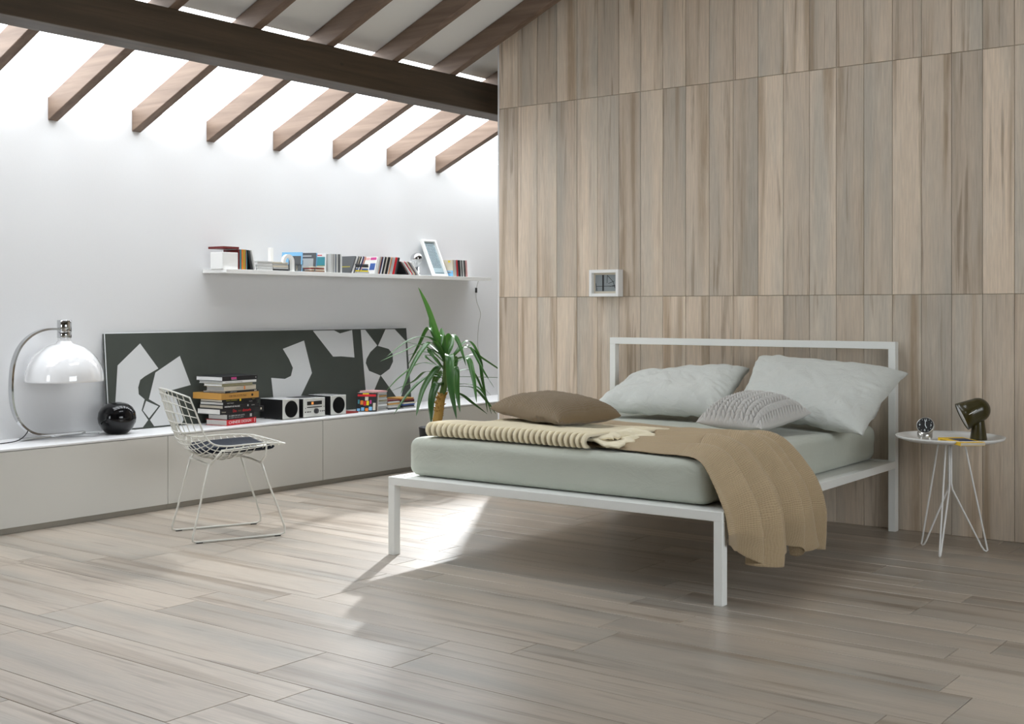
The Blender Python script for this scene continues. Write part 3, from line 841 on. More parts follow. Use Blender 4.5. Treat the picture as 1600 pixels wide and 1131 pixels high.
for t_, a, b in (('12', -.001, .025), ('3', .025, 0), ('6', 0, -.025), ('9', -.025, 0)):
    text(t_, .0155, M_LUM, ck, ckpt(a, b-.000), er, .0003, 'numeral', 'CENTER')
for k in range(12):
    if k % 3: a = k*PI/6; bm = bmesh.new(); box(bm, (0, 0, 0), (.002, .003, .0005)); o = obj('hour_mark', bm, M_LUM, ck, loc=ckpt(.030*math.sin(a), .030*math.cos(a)), rot=er)
def hand(L_, a, w):
    bm = bmesh.new(); box(bm, (0, L_/2, 0), (w, L_, .0006)); o = obj('clock_hand', bm, M_LUM, ck); o.matrix_local = Matrix.Translation(ckpt(0, 0, .0054)) @ Rq.to_4x4() @ Matrix.Rotation(-a, 4, 'Z')
hand(.024, math.radians(-3), .0028); hand(.017, math.radians(152), .0032)
for a in (-.020, .020):
    o_ = Vector((.797, .604, 0))*a+tow*.030
    bm = bmesh.new(); tube(bm, [(o_.x, o_.y, .001), (o_.x*.95, o_.y*.9, .014)], .0035, 8); obj('foot', bm, M_WHITE, ck, smooth=True)

# ------------------------------------------------------------------ books
def book(name, near, rot, L_, dep, h, z, cover, pages=None, label='', hard=True, parent_group='books piled on the low cabinet', cat='book', bev=.001):
    """near = bottom corner towards the room; spine runs along +Y (rotated), body goes to -X"""
    b = empty(name, (near[0], near[1], z), math.radians(rot), label, cat, parent_group)
    t = min(.0025, h*.14)
    bm = bmesh.new()
    box(bm, (-dep/2, L_/2, t/2), (dep, L_, t), .0004); box(bm, (-dep/2, L_/2, h-t/2), (dep, L_, t), .0004)
    box(bm, (-t/2, L_/2, h/2), (t, L_, h-.0002), .0004)
    obj('cover', bm, cover, b)
    bm = bmesh.new(); box(bm, (-dep/2-.001, L_/2, h/2), (dep-.006, L_-.006, h-2*t-.0002)); obj('pages', bm, pages or M_PAGES, b)
    return b
def spine_text(b, body, size, m, y, z, sx=1.0, name='lettering', align='LEFT'):
    return text(body, size, m, b, (.0004, y, z), (PI/2, 0, PI/2), .0003, name, align, sx)
def spine_mark(b, y0, y1, z0, z1, m, name='spine_label'): return obj(name, bbox(-.0005, .0006, y0, y1, z0, z1), m, b)
K = {}
def cm(name, c, r=.45): return mat('ink '+name, c, r)
RED = cm('red', (.62, .012, .02)); BLK = cm('black', (.012, .012, .014)); CRM = cm('cream', (.62, .56, .45)); OCH = cm('ochre', (.52, .27, .06))
WHT = cm('white', (.80, .80, .79)); OLV = cm('olive', (.26, .24, .14)); YEL = cm('yellow', (.80, .62, .01)); ORG = cm('orange', (.75, .22, .03)); DRED = cm('dull red', (.30, .02, .015))
GRY = cm('grey', (.42, .42, .41)); DGR = cm('dark grey', (.085, .09, .095)); LGR = cm('light grey', (.52, .52, .505)); BLU = cm('blue', (.05, .12, .38)); LBL = cm('light blue', (.22, .50, .78)); TEA = cm('teal', (.06, .27, .32))
BRN = cm('brown', (.22, .10, .04)); RST = cm('rust', (.45, .13, .04)); PNK = cm('pink', (.75, .42, .42)); NVY = cm('navy', (.02, .04, .12)); MAR = cm('maroon', (.16, .02, .02)); PUR = cm('magenta', (.55, .05, .25))
OLB = cm('olive yellow', (.42, .36, .04)); WARM = cm('warm text', (.62, .58, .45)); BRT = cm('brown text', (.16, .08, .03))
z = ZT
X0 = -5.80
def nb(y): return (X0, y)
g = 'books piled on the low cabinet'
b = book('book', nb(4.827), 8, .262, .165, .035, z, RED, label='red-spined hardback lettered CHINESE DESIGN, bottom book of the tall pile'); spine_text(b, 'CHINESE DESIGN', .0245, WHT, .016, .0175, 1.07); spine_mark(b, .246, .250, .006, .029, WHT); z += .0352
b = book('book', nb(4.830), 6, .232, .158, .033, z, BLK, label='black-spined book with two lines of white lettering, second from the bottom of the pile'); spine_text(b, 'EL LIBRO DE LOS LOFTS', .0125, LGR, .014, .022, 1.0); spine_text(b, 'EL LIBRO DE LOS LOFTS', .008, GRY, .014, .010, 1.45); spine_mark(b, .193, .210, .008, .026, LGR); z += .0332
b = book('book', nb(4.776), 3, .357, .200, .034, z, BLK, label='wide black book with red script Do not disturb on its spine, third from the bottom'); spine_text(b, 'Do', .024, RED, .100, .017); spine_text(b, 'not', .020, BRT, .143, .017); spine_text(b, 'disturb', .024, RED, .178, .017, 1.05); spine_text(b, 'Terence', .010, WARM, .012, .015); spine_mark(b, .328, .338, .012, .024, WARM); z += .0342
b = book('book', nb(4.797), 3, .296, .205, .021, z, BLK, CRM, label='black book lettered PORTRAITS OF AN AGE, above the one with red script'); spine_text(b, 'PORTRAITS OF AN AGE', .0125, WHT, .014, .0105, .92); spine_mark(b, .197, .207, .005, .016, GRY); spine_text(b, 'EDITION', .007, LGR, .230, .010); z += .0212
b = book('book', nb(4.800), 5, .290, .195, .019, z, BLK, label='black book with small grey lettering, just under the yellow-lettered one'); spine_text(b, 'TEXTS TODAY', .0085, LGR, .030, .0095); spine_text(b, 'VOLUME', .0075, LGR, .215, .012); z += .0192
b = book('book', nb(4.791), 3, .303, .190, .014, z, BLK, CRM, label='thin black book with yellow lettering and a bright yellow block on its spine'); spine_text(b, 'GRAPHIC SUPERMARKET', .0085, OLB, .030, .007); spine_mark(b, .140, .152, .0005, .0135, YEL); spine_text(b, 'EDITOR', .006, OLB, .245, .007); z += .0142
b = empty('book', (X0, 4.786, z), math.radians(2), 'thick ochre box-like book in the middle of the tall pile', 'book', g)
obj('slipcase', bbox(-.255, 0, 0, .300, 0, .0375, .0012), OCH, b); spine_text(b, 'FOR TEN SCOTE PNO', .017, BRT, .058, .018, .85); bm = bmesh.new(); lathe(bm, [(0, 0), (.008, 0), (.008, .0008), (0, .0008)], 16); obj('spine_emblem', bm, BLK, b, loc=(.0002, .245, .019), rot=(0, PI/2, 0)); z += .0377
b = book('book', nb(4.815), 3, .268, .196, .0125, z, BLK, LGR, label='thin black book resting on the ochre book'); spine_text(b, 'LIVING SPACES', .0065, LGR, .040, .006, 1.2); spine_mark(b, .235, .256, .004, .009, CRM); z += .0127
b = book('book', nb(4.805), 4, .265, .150, .028, z, CRM, GRY, label='cream-spined book with an orange mark, on the upper part of the pile'); spine_text(b, 'ARTE', .017, GRY, .100, .014, 1.5); spine_mark(b, .163, .174, .004, .025, ORG); z += .0282
b = book('book', nb(4.791), 3, .246, .160, .017, z, OLV, WHT, label='olive-spined book third from the top of the pile'); z += .0172
b = book('book', nb(4.797), 3, .272, .208, .015, z, WHT, LGR, label='thin white-spined book second from the top of the pile'); spine_text(b, 'DESIGN BOOK OF WHITE HOUSES', .008, GRY, .020, .007, 1.1); z += .0152
b = book('book', nb(4.793), 3, .286, .230, .027, z, BLK, WHT, label='black-spined book with a crimson label, top of the tall pile'); spine_mark(b, .070, .112, .009, .021, PUR); spine_mark(b, .072, .116, .006, .0085, GRY); spine_text(b, 'A', .010, WHT, .268, .014)
# yellow paperback on tray
yb = empty('paperback', (-1.735, 5.640, TZ-.0005), math.radians(-47), 'yellow paperback with a dark picture on its cover on the side table', 'book')
obj('cover', bbox(-.110, .110, -.058, .058, 0, .016, .001), cm('book yellow', (.90, .58, .03)), yb)
obj('pages', bbox(.1095, .1112, -.055, .056, .002, .014), CRM, yb); obj('cover_picture', bbox(-.055, .075, -.035, .042, .016, .0164), NVY, yb)
text('MATTEO RIGHI', .009, BRT, yb, (-.085, -.0583, .008), (PI/2, 0, 0), .0002, 'lettering')

# ------------------------------------------------------------------ stereo
M_SILV = mat('silver plastic', (.62, .62, .58), .35); M_CLOTHB = mat('speaker cloth', (.008, .008, .008), .95, bump=.6, bscale=700, spec=.1)
M_GLOSSW = mat('gloss white lid', (.84, .84, .84), .15, coat=.5)
def speaker(y0, y1, h, label):
    s_ = empty('speaker', (-5.825, (y0+y1)/2, ZT), 0, label, 'speaker', 'pair of small speakers of the stereo')
    w = (y1-y0)/2
    bm = bbox(-.215, -.008, -w, w, .004, h-.003, .002); obj('cabinet', bm, M_BLACK, s_)
    obj('top_panel', bbox(-.214, -.006, -w, w, h-.0028, h, .001), M_GLOSSW, s_)
    f = obj('front_panel', bbox(-.0075, 0, -w-.001, w+.001, .003, h, .0015), M_SILV, s_)
    bm = bmesh.new(); lathe(bm, [(0, 0), (w*.80, 0), (w*.80, .002), (w*.74, .0045), (0, .006)], 40); obj('grille', bm, M_CLOTHB, s_, smooth=True, loc=(.0002, 0, h*.5), rot=(0, PI/2, 0))
    for a in (-1, 1):
        for x_ in (-.19, -.03): obj('foot', (lambda bm: (lathe(bm, [(0, 0), (.007, 0), (.007, .004), (0, .004)], 12), bm)[1])(bmesh.new()), M_RUBBER, s_, loc=(x_, a*w*.7, 0))
speaker(5.298, 5.432, .129, 'small silver-fronted black speaker left of the stereo unit, beside the book pile')
speaker(5.717, 5.853, .129, 'small silver-fronted black speaker right of the stereo unit, beside the colourful disc cases')
ru = empty('stereo_receiver', (-5.82, 5.562, ZT), 0, 'silver-fronted compact stereo receiver between its two speakers', 'stereo')
w = .093; h = .124
obj('case', bbox(-.23, -.008, -w, w, .005, h-.003, .002), M_BLACK, ru); obj('top_panel', bbox(-.22, -.006, -w, w, h-.0028, h, .001), M_GLOSSW, ru)
obj('top_vent', bbox(-.19, -.07, -w*.75, w*.75, h, h+.0015, .0005), M_BLACK, ru)
f = obj('front_panel', bbox(-.0075, 0, -w-.001, w+.001, .004, h, .0015), M_SILV, ru)
obj('display', bbox(0, .001, -w*.70, w*.70, .080, .104), M_BLACK, ru)
M_AMB = mat('amber readout', (.9, .35, .08), .5, emis=.35); obj('readout', bbox(.001, .0013, -w*.30, -w*.10, .084, .100), M_AMB, ru)
obj('disc_slot', bbox(0, .001, -w*.70, w*.70, .063, .069), M_BLACK, ru)
kn = (lambda bm: (lathe(bm, [(0, 0), (.0175, 0), (.0165, .012), (0, .013)], 24), bm)[1])(bmesh.new()); obj('volume_knob', kn, M_BLACK, ru, smooth=True, loc=(0, .012, .040), rot=(0, PI/2, 0))
for yy in (-.080, -.062, -.050, -.036, .052, .068, .083):
    obj('button', (lambda bm: (lathe(bm, [(0, 0), (.0042, 0), (.0042, .002), (0, .002)], 12), bm)[1])(bmesh.new()), M_BLACK, ru, loc=(0, yy, .037), rot=(0, PI/2, 0))
for yy in (-.078, .083): obj('button', bbox(0, .0015, yy-.002, yy+.002, .058+(.004 if yy > 0 else 0), .064+(.004 if yy > 0 else 0)), M_BLACK, ru)

# ------------------------------------------------------------------ disc cases
CW, CH = .142, .125
def case_mesh(t, m, edge=None):
    """standing case : thickness along Y, depth along X (goes to -X), origin at bottom front centre; spine faces +X"""
    bm = bmesh.new(); box(bm, (-CW/2, 0, CH/2), (CW, t*.94, CH), .0006); me = D.meshes.new('case'); bmesh.ops.recalc_face_normals(bm, faces=bm.faces); bm.to_mesh(me); bm.free(); me.materials.append(m); return me
cmesh = {}
def disc(x, y, z, m, t=.0104, lean=0, rz=0, label='', group='', flat=False, cover=None, cat='disc case', L=None):
    k = (m.name, t)
    if k not in cmesh: cmesh[k] = case_mesh(t, m)
    o = D.objects.new('disc_case', cmesh[k]); COL.objects.link(o)
    if flat: o.location = (x, y, z+t/2); o.rotation_euler = (PI/2, 0, rz); 
    else: o.location = (x, y, z); o.rotation_euler = (lean, 0, rz)
    tag(o, label, cat, group)
    if cover: cover(o, t)
    return o
def facecover(cols):
    """coloured printed rectangles on the -Y face of a standing case"""
    def f(o, t):
        for (x0, x1, z0, z1, m) in cols:
            obj('printed_cover' if m is cols[0][4] else 'print', bbox(-CW+CW*x0, -CW+CW*x1, -t*.47-.0006-(.0004 if m is not cols[0][4] else 0), -t*.47, CH*z0, CH*z1), m, o)
    return f
ZS = 1.3715                      # top of the wall shelf
XF = -5.952
def run(y0, cols, lean, t, phrase, group, z=ZS, x=XF, names=None, cov=None):
    y_ = y0; seen = {}
    for i_, (cn, m) in enumerate(cols):
        tt = t*random.uniform(.85, 1.12)
        step = tt/max(.35, math.cos(lean))
        z_ = z+abs(math.sin(lean))*tt/2
        disc(x+random.uniform(-.006, .004), y_+step/2, z_, m, round(tt, 4), lean, 0, f'{cn} disc case {phrase}', group, cover=(cov if i_ == 0 else None)); y_ += step+.0003
    return y_
def stack(y, cols, phrase, group, z, x, t=.0104, jitter=.004, ang=0, facing=0):
    for i_, (cn, m) in enumerate(cols):
        tt = round(t*random.uniform(.92, 1.08), 4)
        o = D.objects.new('disc_case', cmesh.setdefault((m.name, tt), case_mesh(tt, m))); COL.objects.link(o)
        o.rotation_euler = (PI/2, 0, ang+random.uniform(-.04, .04))
        o.location = (x+random.uniform(-jitter, jitter), y+CH/2+random.uniform(-jitter, jitter), z+tt/2)
        tag(o, f'{cn} disc case {phrase}', 'disc case', group); z += tt+.0003
    return z
# --- wall shelf
sh = empty('wall_shelf', (XW, 4.93, 0), label='long thin white wall shelf carrying disc cases', cat='shelf')
obj('shelf_board', bbox(.001, .222, 0, 2.62, 1.349, 1.371, .001), M_WHITE, sh)
obj('front_lip', bbox(.2222, .226, 0, 2.62, 1.345, 1.3712, .0008), M_WHITE, sh)
o = obj('storage_cube', bbox(-.115, 0, 0, .122, 0, .104, .002), M_WHITE); o.location = (-5.955, 4.922, ZS); tag(o, 'plain white cube at the left end of the wall shelf', 'box')
o = disc(-5.955, 5.058, ZS+.104+.022, MAR, .0145, flat=True, rz=0, label='dark red case lying flat across the white cube and the first upright cases', group='', cat='disc case'); o.location = (-5.958, 5.055, ZS+.1255+.0075)
if 'group' in o: del o['group']
rc = facecover([(0, 1, 0, 1, MAR), (.1, .9, .30, .36, RED), (.3, .95, .05, .22, GRY), (.35, .9, .5, .95, DRED)])
y_ = run(5.048, [('maroon-fronted', MAR), ('teal-spined', TEA), ('orange-spined', ORG), ('olive-spined', OLB), ('rust-spined', RST), ('blue-spined', TEA)], 0, .0125, 'standing upright beside the white cube on the shelf', 'upright cases by the white cube', cov=rc)
run(y_+.024, [('black leaning', BLK), ('charcoal leaning', DGR), ('grey leaning', GRY), ('white leaning', WHT)], math.radians(14), .0112, 'leaning left against the upright cases near the white cube', 'leaning cases near the white cube')
stack(5.262, [('first white, lowest', LGR), ('second white', WHT), ('third white, middle', LGR), ('fourth white', WHT), ('fifth white, topmost', LGR)], 'in the flat stack of white cases on the shelf', 'stack of white cases on the shelf', ZS, XF, .0115, .002)
stack(5.392, [('black lowest', BLK), ('beige second', LGR), ('beige third', CRM), ('beige fourth', LGR), ('beige topmost', CRM)], 'in the flat beige stack behind the white letter arch', 'stack of beige cases on the shelf', ZS, XF, .0112, .002)
# freestanding white letter h
bm = bmesh.new(); hp = []
outer = [(.0, 0), (.0, .0)]
lt = empty('letter_ornament', (-5.945, 5.405, ZS), label='white freestanding letter shaped like an h on the wall shelf', cat='ornament')
obj('letter_stem', bbox(-.03, 0, 0, .020, 0, .152, .001), M_WHITE, lt, loc=(-.10, -.012, 0))
pts = []
N_ = 16
for i_ in range(N_+1): a = PI*(1-i_/N_)*1.0; pts.append((.048+.048*math.cos(a)+.003, .060+.048*math.sin(a)))
out_ = [(.0, .05)]+pts+[(.100, .0), (.080, 0)]
inn = [(.048+.027*math.cos(PI*(i_/N_))+.003, .060+.027*math.sin(PI*(i_/N_))) for i_ in range(N_+1)]
pr = prism([(x, y) for x, y in out_+inn+[(.021, .05)]], 0, .022)
for v in pr.verts: v.co = Vector((-.022+v.co.z, v.co.x, v.co.y))
obj('letter_arch', pr, M_WHITE, lt)
c1 = facecover([(0, 1, 0, 1, LBL), (0, 1, 0, .35, DGR), (.35, .95, .3, .8, DGR), (.15, .25, .05, .4, CRM), (.5, .6, .02, .35, WHT), (.72, .8, .02, .3, CRM)])
disc(XF+.0, 5.575, ZS+.002, LBL, .0108, math.radians(-6), math.radians(24), 'sky-blue and dark picture-covered disc case beside the white letter', 'picture covers turned outward on the shelf', cover=c1)
c2 = facecover([(0, 1, 0, 1, DGR), (.3, .9, .25, .7, GRY), (.05, .4, .35, .6, BLK), (.0, .2, .2, .5, CRM), (.2, .8, .8, .86, LGR)])
disc(XF+.004, 5.690, ZS+.002, DGR, .0108, math.radians(-8), math.radians(26), 'black and grey picture-covered disc case leaning right on the shelf', 'picture covers turned outward on the shelf', cover=c2)
disc(XF+.0, 5.705, ZS+.002, LBL, .009, math.radians(-8), math.radians(26), 'light blue disc case just behind the grey picture cover', 'picture covers turned outward on the shelf')
c3 = facecover([(0, 1, 0, 1, WHT), (.05, .95, .35, .82, TEA), (.05, .95, .32, .36, OLB), (.2, .8, .88, .93, RED)])
disc(XF-.03, 5.822, ZS+.002, WHT, .0108, math.radians(-4), math.radians(26), 'white and teal picture-covered disc case behind a short flat stack', 'picture covers turned outward on the shelf', cover=c3)
stack(5.715, [('brown lowest', BRN), ('cream second', CRM), ('red third', DRED), ('cream topmost', CRM)], 'lying flat under the teal picture cover', 'short flat stack under the teal cover', ZS, XF+.002, .0085, .002)
run(5.838, [('first light grey', LGR), ('second light grey', LGR), ('third light grey', GRY), ('fourth pale', LGR), ('fifth navy', NVY), ('sixth pale', LGR), ('seventh grey', GRY), ('eighth navy', DGR), ('ninth pale', LGR), ('tenth pale', WHT)], 0, .0112, 'in the tight upright grey row', 'upright grey row mid-shelf')
c4 = facecover([(0, 1, 0, 1, DGR), (0, .85, .33, .38, OLB)])
run(6.020, [('dark slate-fronted', DGR), ('first white', WHT), ('second white', WHT), ('dark grey', DGR), ('third cream', CRM), ('black', BLK), ('fourth white', WHT), ('navy', NVY), ('pink', PNK), ('orange', OCH)], math.radians(-24), .0105, 'leaning right in the row with the slate cover', 'right-leaning row with the slate cover', cov=c4)
stack(6.135, [('grey lowest', GRY), ('yellow', YEL), ('deep blue', BLU), ('pale', WHT), ('black', BLK), ('dark grey topmost', DGR)], 'in the flat stack with a yellow case on the shelf', 'flat stack with a yellow case', ZS, XF+.004, .0108, .003)
c5 = facecover([(0, 1, 0, 1, WHT), (.0, .5, .8, .95, PNK), (.55, .95, .8, .95, PUR), (.6, .95, .2, .6, BLU)])
seq = [('white, blue and magenta covered', WHT), ('first white', LGR), ('grey', GRY), ('first rust', RST), ('navy', NVY), ('second white', WHT), ('first black', BLK), ('third white', WHT), ('grey-beige', CRM), ('second black', BLK), ('fourth white', LGR), ('orange', ORG), ('beige', GRY), ('fifth pale', LGR), ('sixth pale', LGR), ('red', RED), ('second charcoal', DGR), ('last charcoal', BLK)]
run(6.262, seq, math.radians(-17), .0118, 'leaning right in the long row', 'long right-leaning row of cases', cov=c5)
run(6.603, [('dark-covered', BLK), ('maroon', MAR), ('first grey', LGR), ('first white', WHT), ('crimson', RED), ('second grey', LGR), ('ochre', OCH), ('navy', NVY), ('third grey', GRY), ('last white', WHT)], math.radians(44), .0095, 'slumped left in the low pile before the bulb lamp', 'slumped cases before the bulb lamp')
# bulb lamp
bl = empty('bulb_lamp', (-6.01, 6.768, ZS), label='small chrome-capped globe bulb lamp on the wall shelf', cat='lamp')
bm = bmesh.new(); lathe(bm, [(0, 0), (.032, 0), (.032, .004), (.021, .006), (.021, .062), (0, .063)], 28); obj('base', bm, M_CHROME, bl, smooth=True)
bm = bmesh.new(); lathe(bm, [(.014, .062), (.016, .078)]+[(.046*math.sin(a), .122-.046*math.cos(a)) for a in [PI*(.17+.33*i/10) for i in range(11)]], 32, cap=False); obj('glass_bulb', bm, M_CLEAR, bl, smooth=True)
bm = bmesh.new(); lathe(bm, [(.0462*math.sin(a), .122-.0462*math.cos(a)) for a in [PI*(.5+.5*i/10) for i in range(10)]]+[(0, .1682)], 32, cap=False); obj('chrome_cap', bm, M_CHROME, bl, smooth=True)
rod('filament_stem', [(0, 0, .062), (0, 0, .10)], .005, M_OPAL, bl)
# framed text
fr = empty('picture_frame', (-5.985, 7.02, ZS+.001), rot=(0, math.radians(-25), 0), label='tall white deep-framed print of small text leaning on the wall shelf', cat='picture frame')
fw, fh = .080, .305
bm = bmesh.new()
for (a, b_, c_, d_) in ((-fw, -fw+.014, 0, fh), (fw-.014, fw, 0, fh), (-fw+.014, fw-.014, 0, .016), (-fw+.014, fw-.014, fh-.014, fh)): box(bm, (-.010, (a+b_)/2, (c_+d_)/2), (.026, b_-a, d_-c_), .001)
obj('frame', bm, M_WHITE, fr)
PRT = cm('blue grey print paper', (.36, .46, .50)); INK = cm('dark text ink', (.04, .06, .07))
obj('print', bbox(-.020, -.016, -fw+.014, fw-.014, .016, fh-.014), PRT, fr)
bm = bmesh.new(); rnd = random.Random(3)
for r_ in range(20):
    z_ = fh-.040-r_*.0098; yy = -fw+.022
    while yy < fw-.026:
        L_ = rnd.uniform(.004, .014); 
        if yy+L_ < fw-.022: box(bm, (-.0156, yy+L_/2, z_), (.0006, L_, .0042))
        yy += L_+rnd.uniform(.002, .004)
box(bm, (-.0156, .01, .034), (.0006, .10, .004)); pt_ = obj('text_lines', bm, INK, fr)
c6 = facecover([(0, 1, 0, 1, CRM), (0, 1, 0, .35, LBL), (.2, .9, .2, .3, WHT), (.05, .2, .8, .97, BLK), (.7, .85, .85, .95, YEL), (.05, .15, .6, .75, ORG)])
run(7.118, [('cream and pale blue picture-covered', CRM), ('pale', LGR), ('grey', GRY), ('red', RED), ('first charcoal', DGR), ('second charcoal', BLK), ('grey-blue', GRY), ('third charcoal', DGR), ('pale second', LGR), ('fourth black', BLK), ('fifth black', DGR), ('last pink', PNK)], math.radians(5), .0138, 'right of the framed print', 'cases at the right end of the shelf', cov=c6)
# cable with inline switch
cb_ = empty('cable', (XW+.012, 7.63, 0), label='thin white cable with a small dark inline switch hanging below the wall shelf', cat='cable')
rod('cord', [(.03, -.01, 1.347), (.01, -.002, 1.31), (0, 0, 1.27), (0, .005, 1.19), (0, .055, 1.09), (0, .03, .99), (0, .02, .83), (0, .06, .73), (0, .05, .60), (0, .10, .50), (.02, .16, ZT+.006)], .0024, cm('cable grey', (.45, .44, .40)), cb_, 6, k=5)
obj('switch', bbox(-.006, .006, -.008, .008, 1.255, 1.295, .002), M_BLACK, cb_)

# --- disc cases on the cabinet
o = disc(-5.845, 5.915, ZT, DRED, .0098, flat=True, label='dark red disc case lying flat beside the right speaker', group=None, rz=0); o.location = (-5.835, 5.98, ZT+.005)
c7 = facecover([(0, 1, 0, 1, BLK), (.05, .95, .80, .92, RED), (.3, .6, .92, .98, YEL), (.42, .58, .58, .78, CRM), (.2, .34, .35, .58, ORG), (.36, .48, .3, .55, RED), (.5, .62, .32, .56, YEL), (.66, .74, .4, .6, PUR), (.05, .2, .0, .14, LBL), (.25, .4, .02, .2, LBL), (.45, .6, .0, .16, ORG), (.62, .78, .04, .24, LBL), (.82, .95, .05, .45, CRM), (.08, .16, .4, .62, TEA)])
for i_, (cn, m) in enumerate((('colourful picture-covered', BLK), ('brown-spined', BRN), ('cream-spined', CRM), ('navy-spined', NVY), ('white-spined', WHT))):
    disc(-5.792-.0060*i_, 6.112+i_*.0100, ZT+.003, m, .0105, math.radians(-12), math.radians(31), f'{cn} disc case tilted back before the tall flat stack', 'tilted cases on the cabinet', cover=(c7 if i_ == 0 else None))
tall = [('%s from the bottom, ' % n_ + c_, m) for n_, c_, m in (('first', 'grey', GRY), ('second', 'pale', LGR), ('third', 'grey', GRY), ('fourth', 'white', WHT), ('fifth', 'grey', GRY), ('sixth', 'pale', LGR), ('seventh', 'olive', OLV), ('eighth', 'pale', LGR), ('ninth', 'grey', GRY), ('tenth', 'ochre', OCH), ('eleventh', 'grey', GRY), ('twelfth', 'white', WHT), ('thirteenth', 'pink', PNK))]
stack(6.195, tall, 'in the tall flat stack on the cabinet', 'tall flat stack on the cabinet', ZT, -5.83, .0103, .005)
stack(6.332, [('lowest charcoal', DGR), ('second white', WHT), ('third white', LGR), ('fourth orange', OCH), ('fifth pale blue', LGR), ('topmost maroon', MAR)], 'in the middle flat stack on the cabinet', 'middle flat stack on the cabinet', ZT, -5.835, .0108, .005)
stack(6.475, [('lowest grey', GRY), ('second black', BLK), ('third blue', BLU), ('fourth cream', CRM), ('fifth black', BLK), ('sixth maroon', MAR), ('topmost orange', OCH)], 'in the right flat stack beside the yucca', 'right flat stack on the cabinet', ZT, -5.825, .0105, .006)

# ------------------------------------------------------------------ painting leaning on the wall
M_PG = mat('painting dark green grey', (.052, .060, .050), .75, bump=.25, bscale=300, var=.12); M_PW = mat('painting pale grey', (.62, .63, .63), .7)
pa = empty('painting', (-6.053, 4.192, ZT+.003), rot=(0, -math.atan2(.074, .557), 0), label='long dark green-grey abstract panel with pale cut-out shapes leaning behind the stereo and books', cat='painting')
PWD, PHT = 2.592, .560
pr = prism([(0, 0), (PWD-.022, 0), (PWD, PHT), (.018, PHT)], -.022, 0)
def to_pl(bm):
    for v in bm.verts: v.co = Vector((v.co.z, v.co.x, v.co.y))
    return bm
obj('panel', to_pl(pr), M_PG, pa)
fr_ = bmesh.new()
for a, b_ in (((0, 0), (.018, PHT)), ((.018, PHT), (PWD, PHT)), ((PWD, PHT), (PWD-.022, 0))): tube(fr_, [(-.003, a[0], a[1]), (-.003, b_[0], b_[1])], .0035, 6)
obj('edge_strip', fr_, M_PW, pa)
shapes = [
 [(.252, .498), (.366, .346), (.266, .303), (.232, .283), (.214, .240), (.214, .200), (.252, .168), (.225, .105), (.265, .046), (.224, .006), (.030, .006), (.055, .176), (.087, .374)],
 [(.343, .322), (.529, .416), (.592, .236), (.36, .196), (.474, .17), (.518, .028), (.50, .006), (.304, .006), (.278, .045), (.359, .123), (.282, .167)],
 [(.262, .158), (.345, .121), (.272, .056), (.234, .104)],
 [(1.362, .437), (1.557, .488), (1.602, .267), (1.483, .118), (1.40, .006), (1.245, .006), (1.239, .25), (1.356, .238), (1.411, .255), (1.435, .308), (1.407, .369)],
 [(1.648, .553), (1.846, .553), (1.902, .531), (2.023, .553), (2.02, .359), (1.89, .371), (1.815, .371)],
 [(2.110, .553), (2.155, .553), (2.263, .438), (2.185, .392), (2.140, .345), (2.128, .315), (2.154, .259), (2.266, .221), (2.173, .101), (2.156, .010), (2.10, .010), (2.104, .268)],
 [(2.366, .553), (2.464, .553), (2.570, .465), (2.555, .25), (2.47, .07), (2.44, .03), (2.400, .07), (2.27, .221), (2.37, .265), (2.412, .315), (2.417, .373), (2.38, .410), (2.271, .435)]]
for q in shapes:
    obj('painted_shape', to_pl(prism(q, 0, .0008)), M_PW, pa)

# ------------------------------------------------------------------ chrome lamp and vase
ld = empty('arc_table_lamp', (-5.97, 3.85, ZT), label='chrome arc table lamp with a white opal glass dome at the left', cat='lamp')
arc = smooth_path([(-.04, 1.018), (-.13, 1.014), (-.20, .985), (-.262, .928), (-.295, .86), (-.310, .78), (-.311, .66), (-.295, .585), (-.25, .515), (-.19, .472), (-.12, .455), (-.03, .4535), (.12, .4535)], 5) if False else None
ap = [Vector((0, a, b-ZT)) for a, b in ((-.035, 1.018), (-.10, 1.018), (-.15, 1.008), (-.20, .985), (-.245, .948), (-.278, .90), (-.300, .84), (-.310, .77), (-.311, .68), (-.300, .605), (-.275, .545), (-.235, .498), (-.185, .468), (-.125, .454), (-.06, .4505), (.12, .4505))]
ap = smooth_path(ap, 4)
bm = bmesh.new(); sec = []
for i_, p in enumerate(ap):
    t = (ap[min(i_+1, len(ap)-1)]-ap[max(i_-1, 0)]).normalized(); nn = Vector((0, -t.z, t.y))
    sec.append([bm.verts.new(p+Vector((sx_*.016, 0, 0))+nn*sz_*.0055) for sx_, sz_ in ((-1, -1), (1, -1), (1, 1), (-1, 1))])
for a, b_ in zip(sec, sec[1:]):
    for j in range(4): bm.faces.new((a[j], a[(j+1) % 4], b_[(j+1) % 4], b_[j]))
bm.faces.new(sec[0]); bm.faces.new(sec[-1])
sharp(obj('arc_arm', bm, M_CHROME, ld), 50)
def flatbar(name, a, b_, w_, z0, z1, par):
    a, b_ = Vector(a), Vector(b_); d_ = b_-a; L_ = d_.length
    bm = bmesh.new(); box(bm, (L_/2, 0, (z0+z1)/2), (L_, w_, z1-z0), .002)
    return obj(name, bm, M_CHROME, par, loc=(a.x, a.y, 0), rot=(0, 0, math.atan2(d_.y, d_.x)))
flatbar('base_bar', (-.035, -.235), (-.105, .18), .032, .0005, .0150, ld); flatbar('base_bar', (-.165, -.06), (.075, .165), .032, .0152, .0185, ld)
obj('base_clamp', bbox(-.014, .014, -.07, -.03, .0116, .0185), M_CHROME, ld)
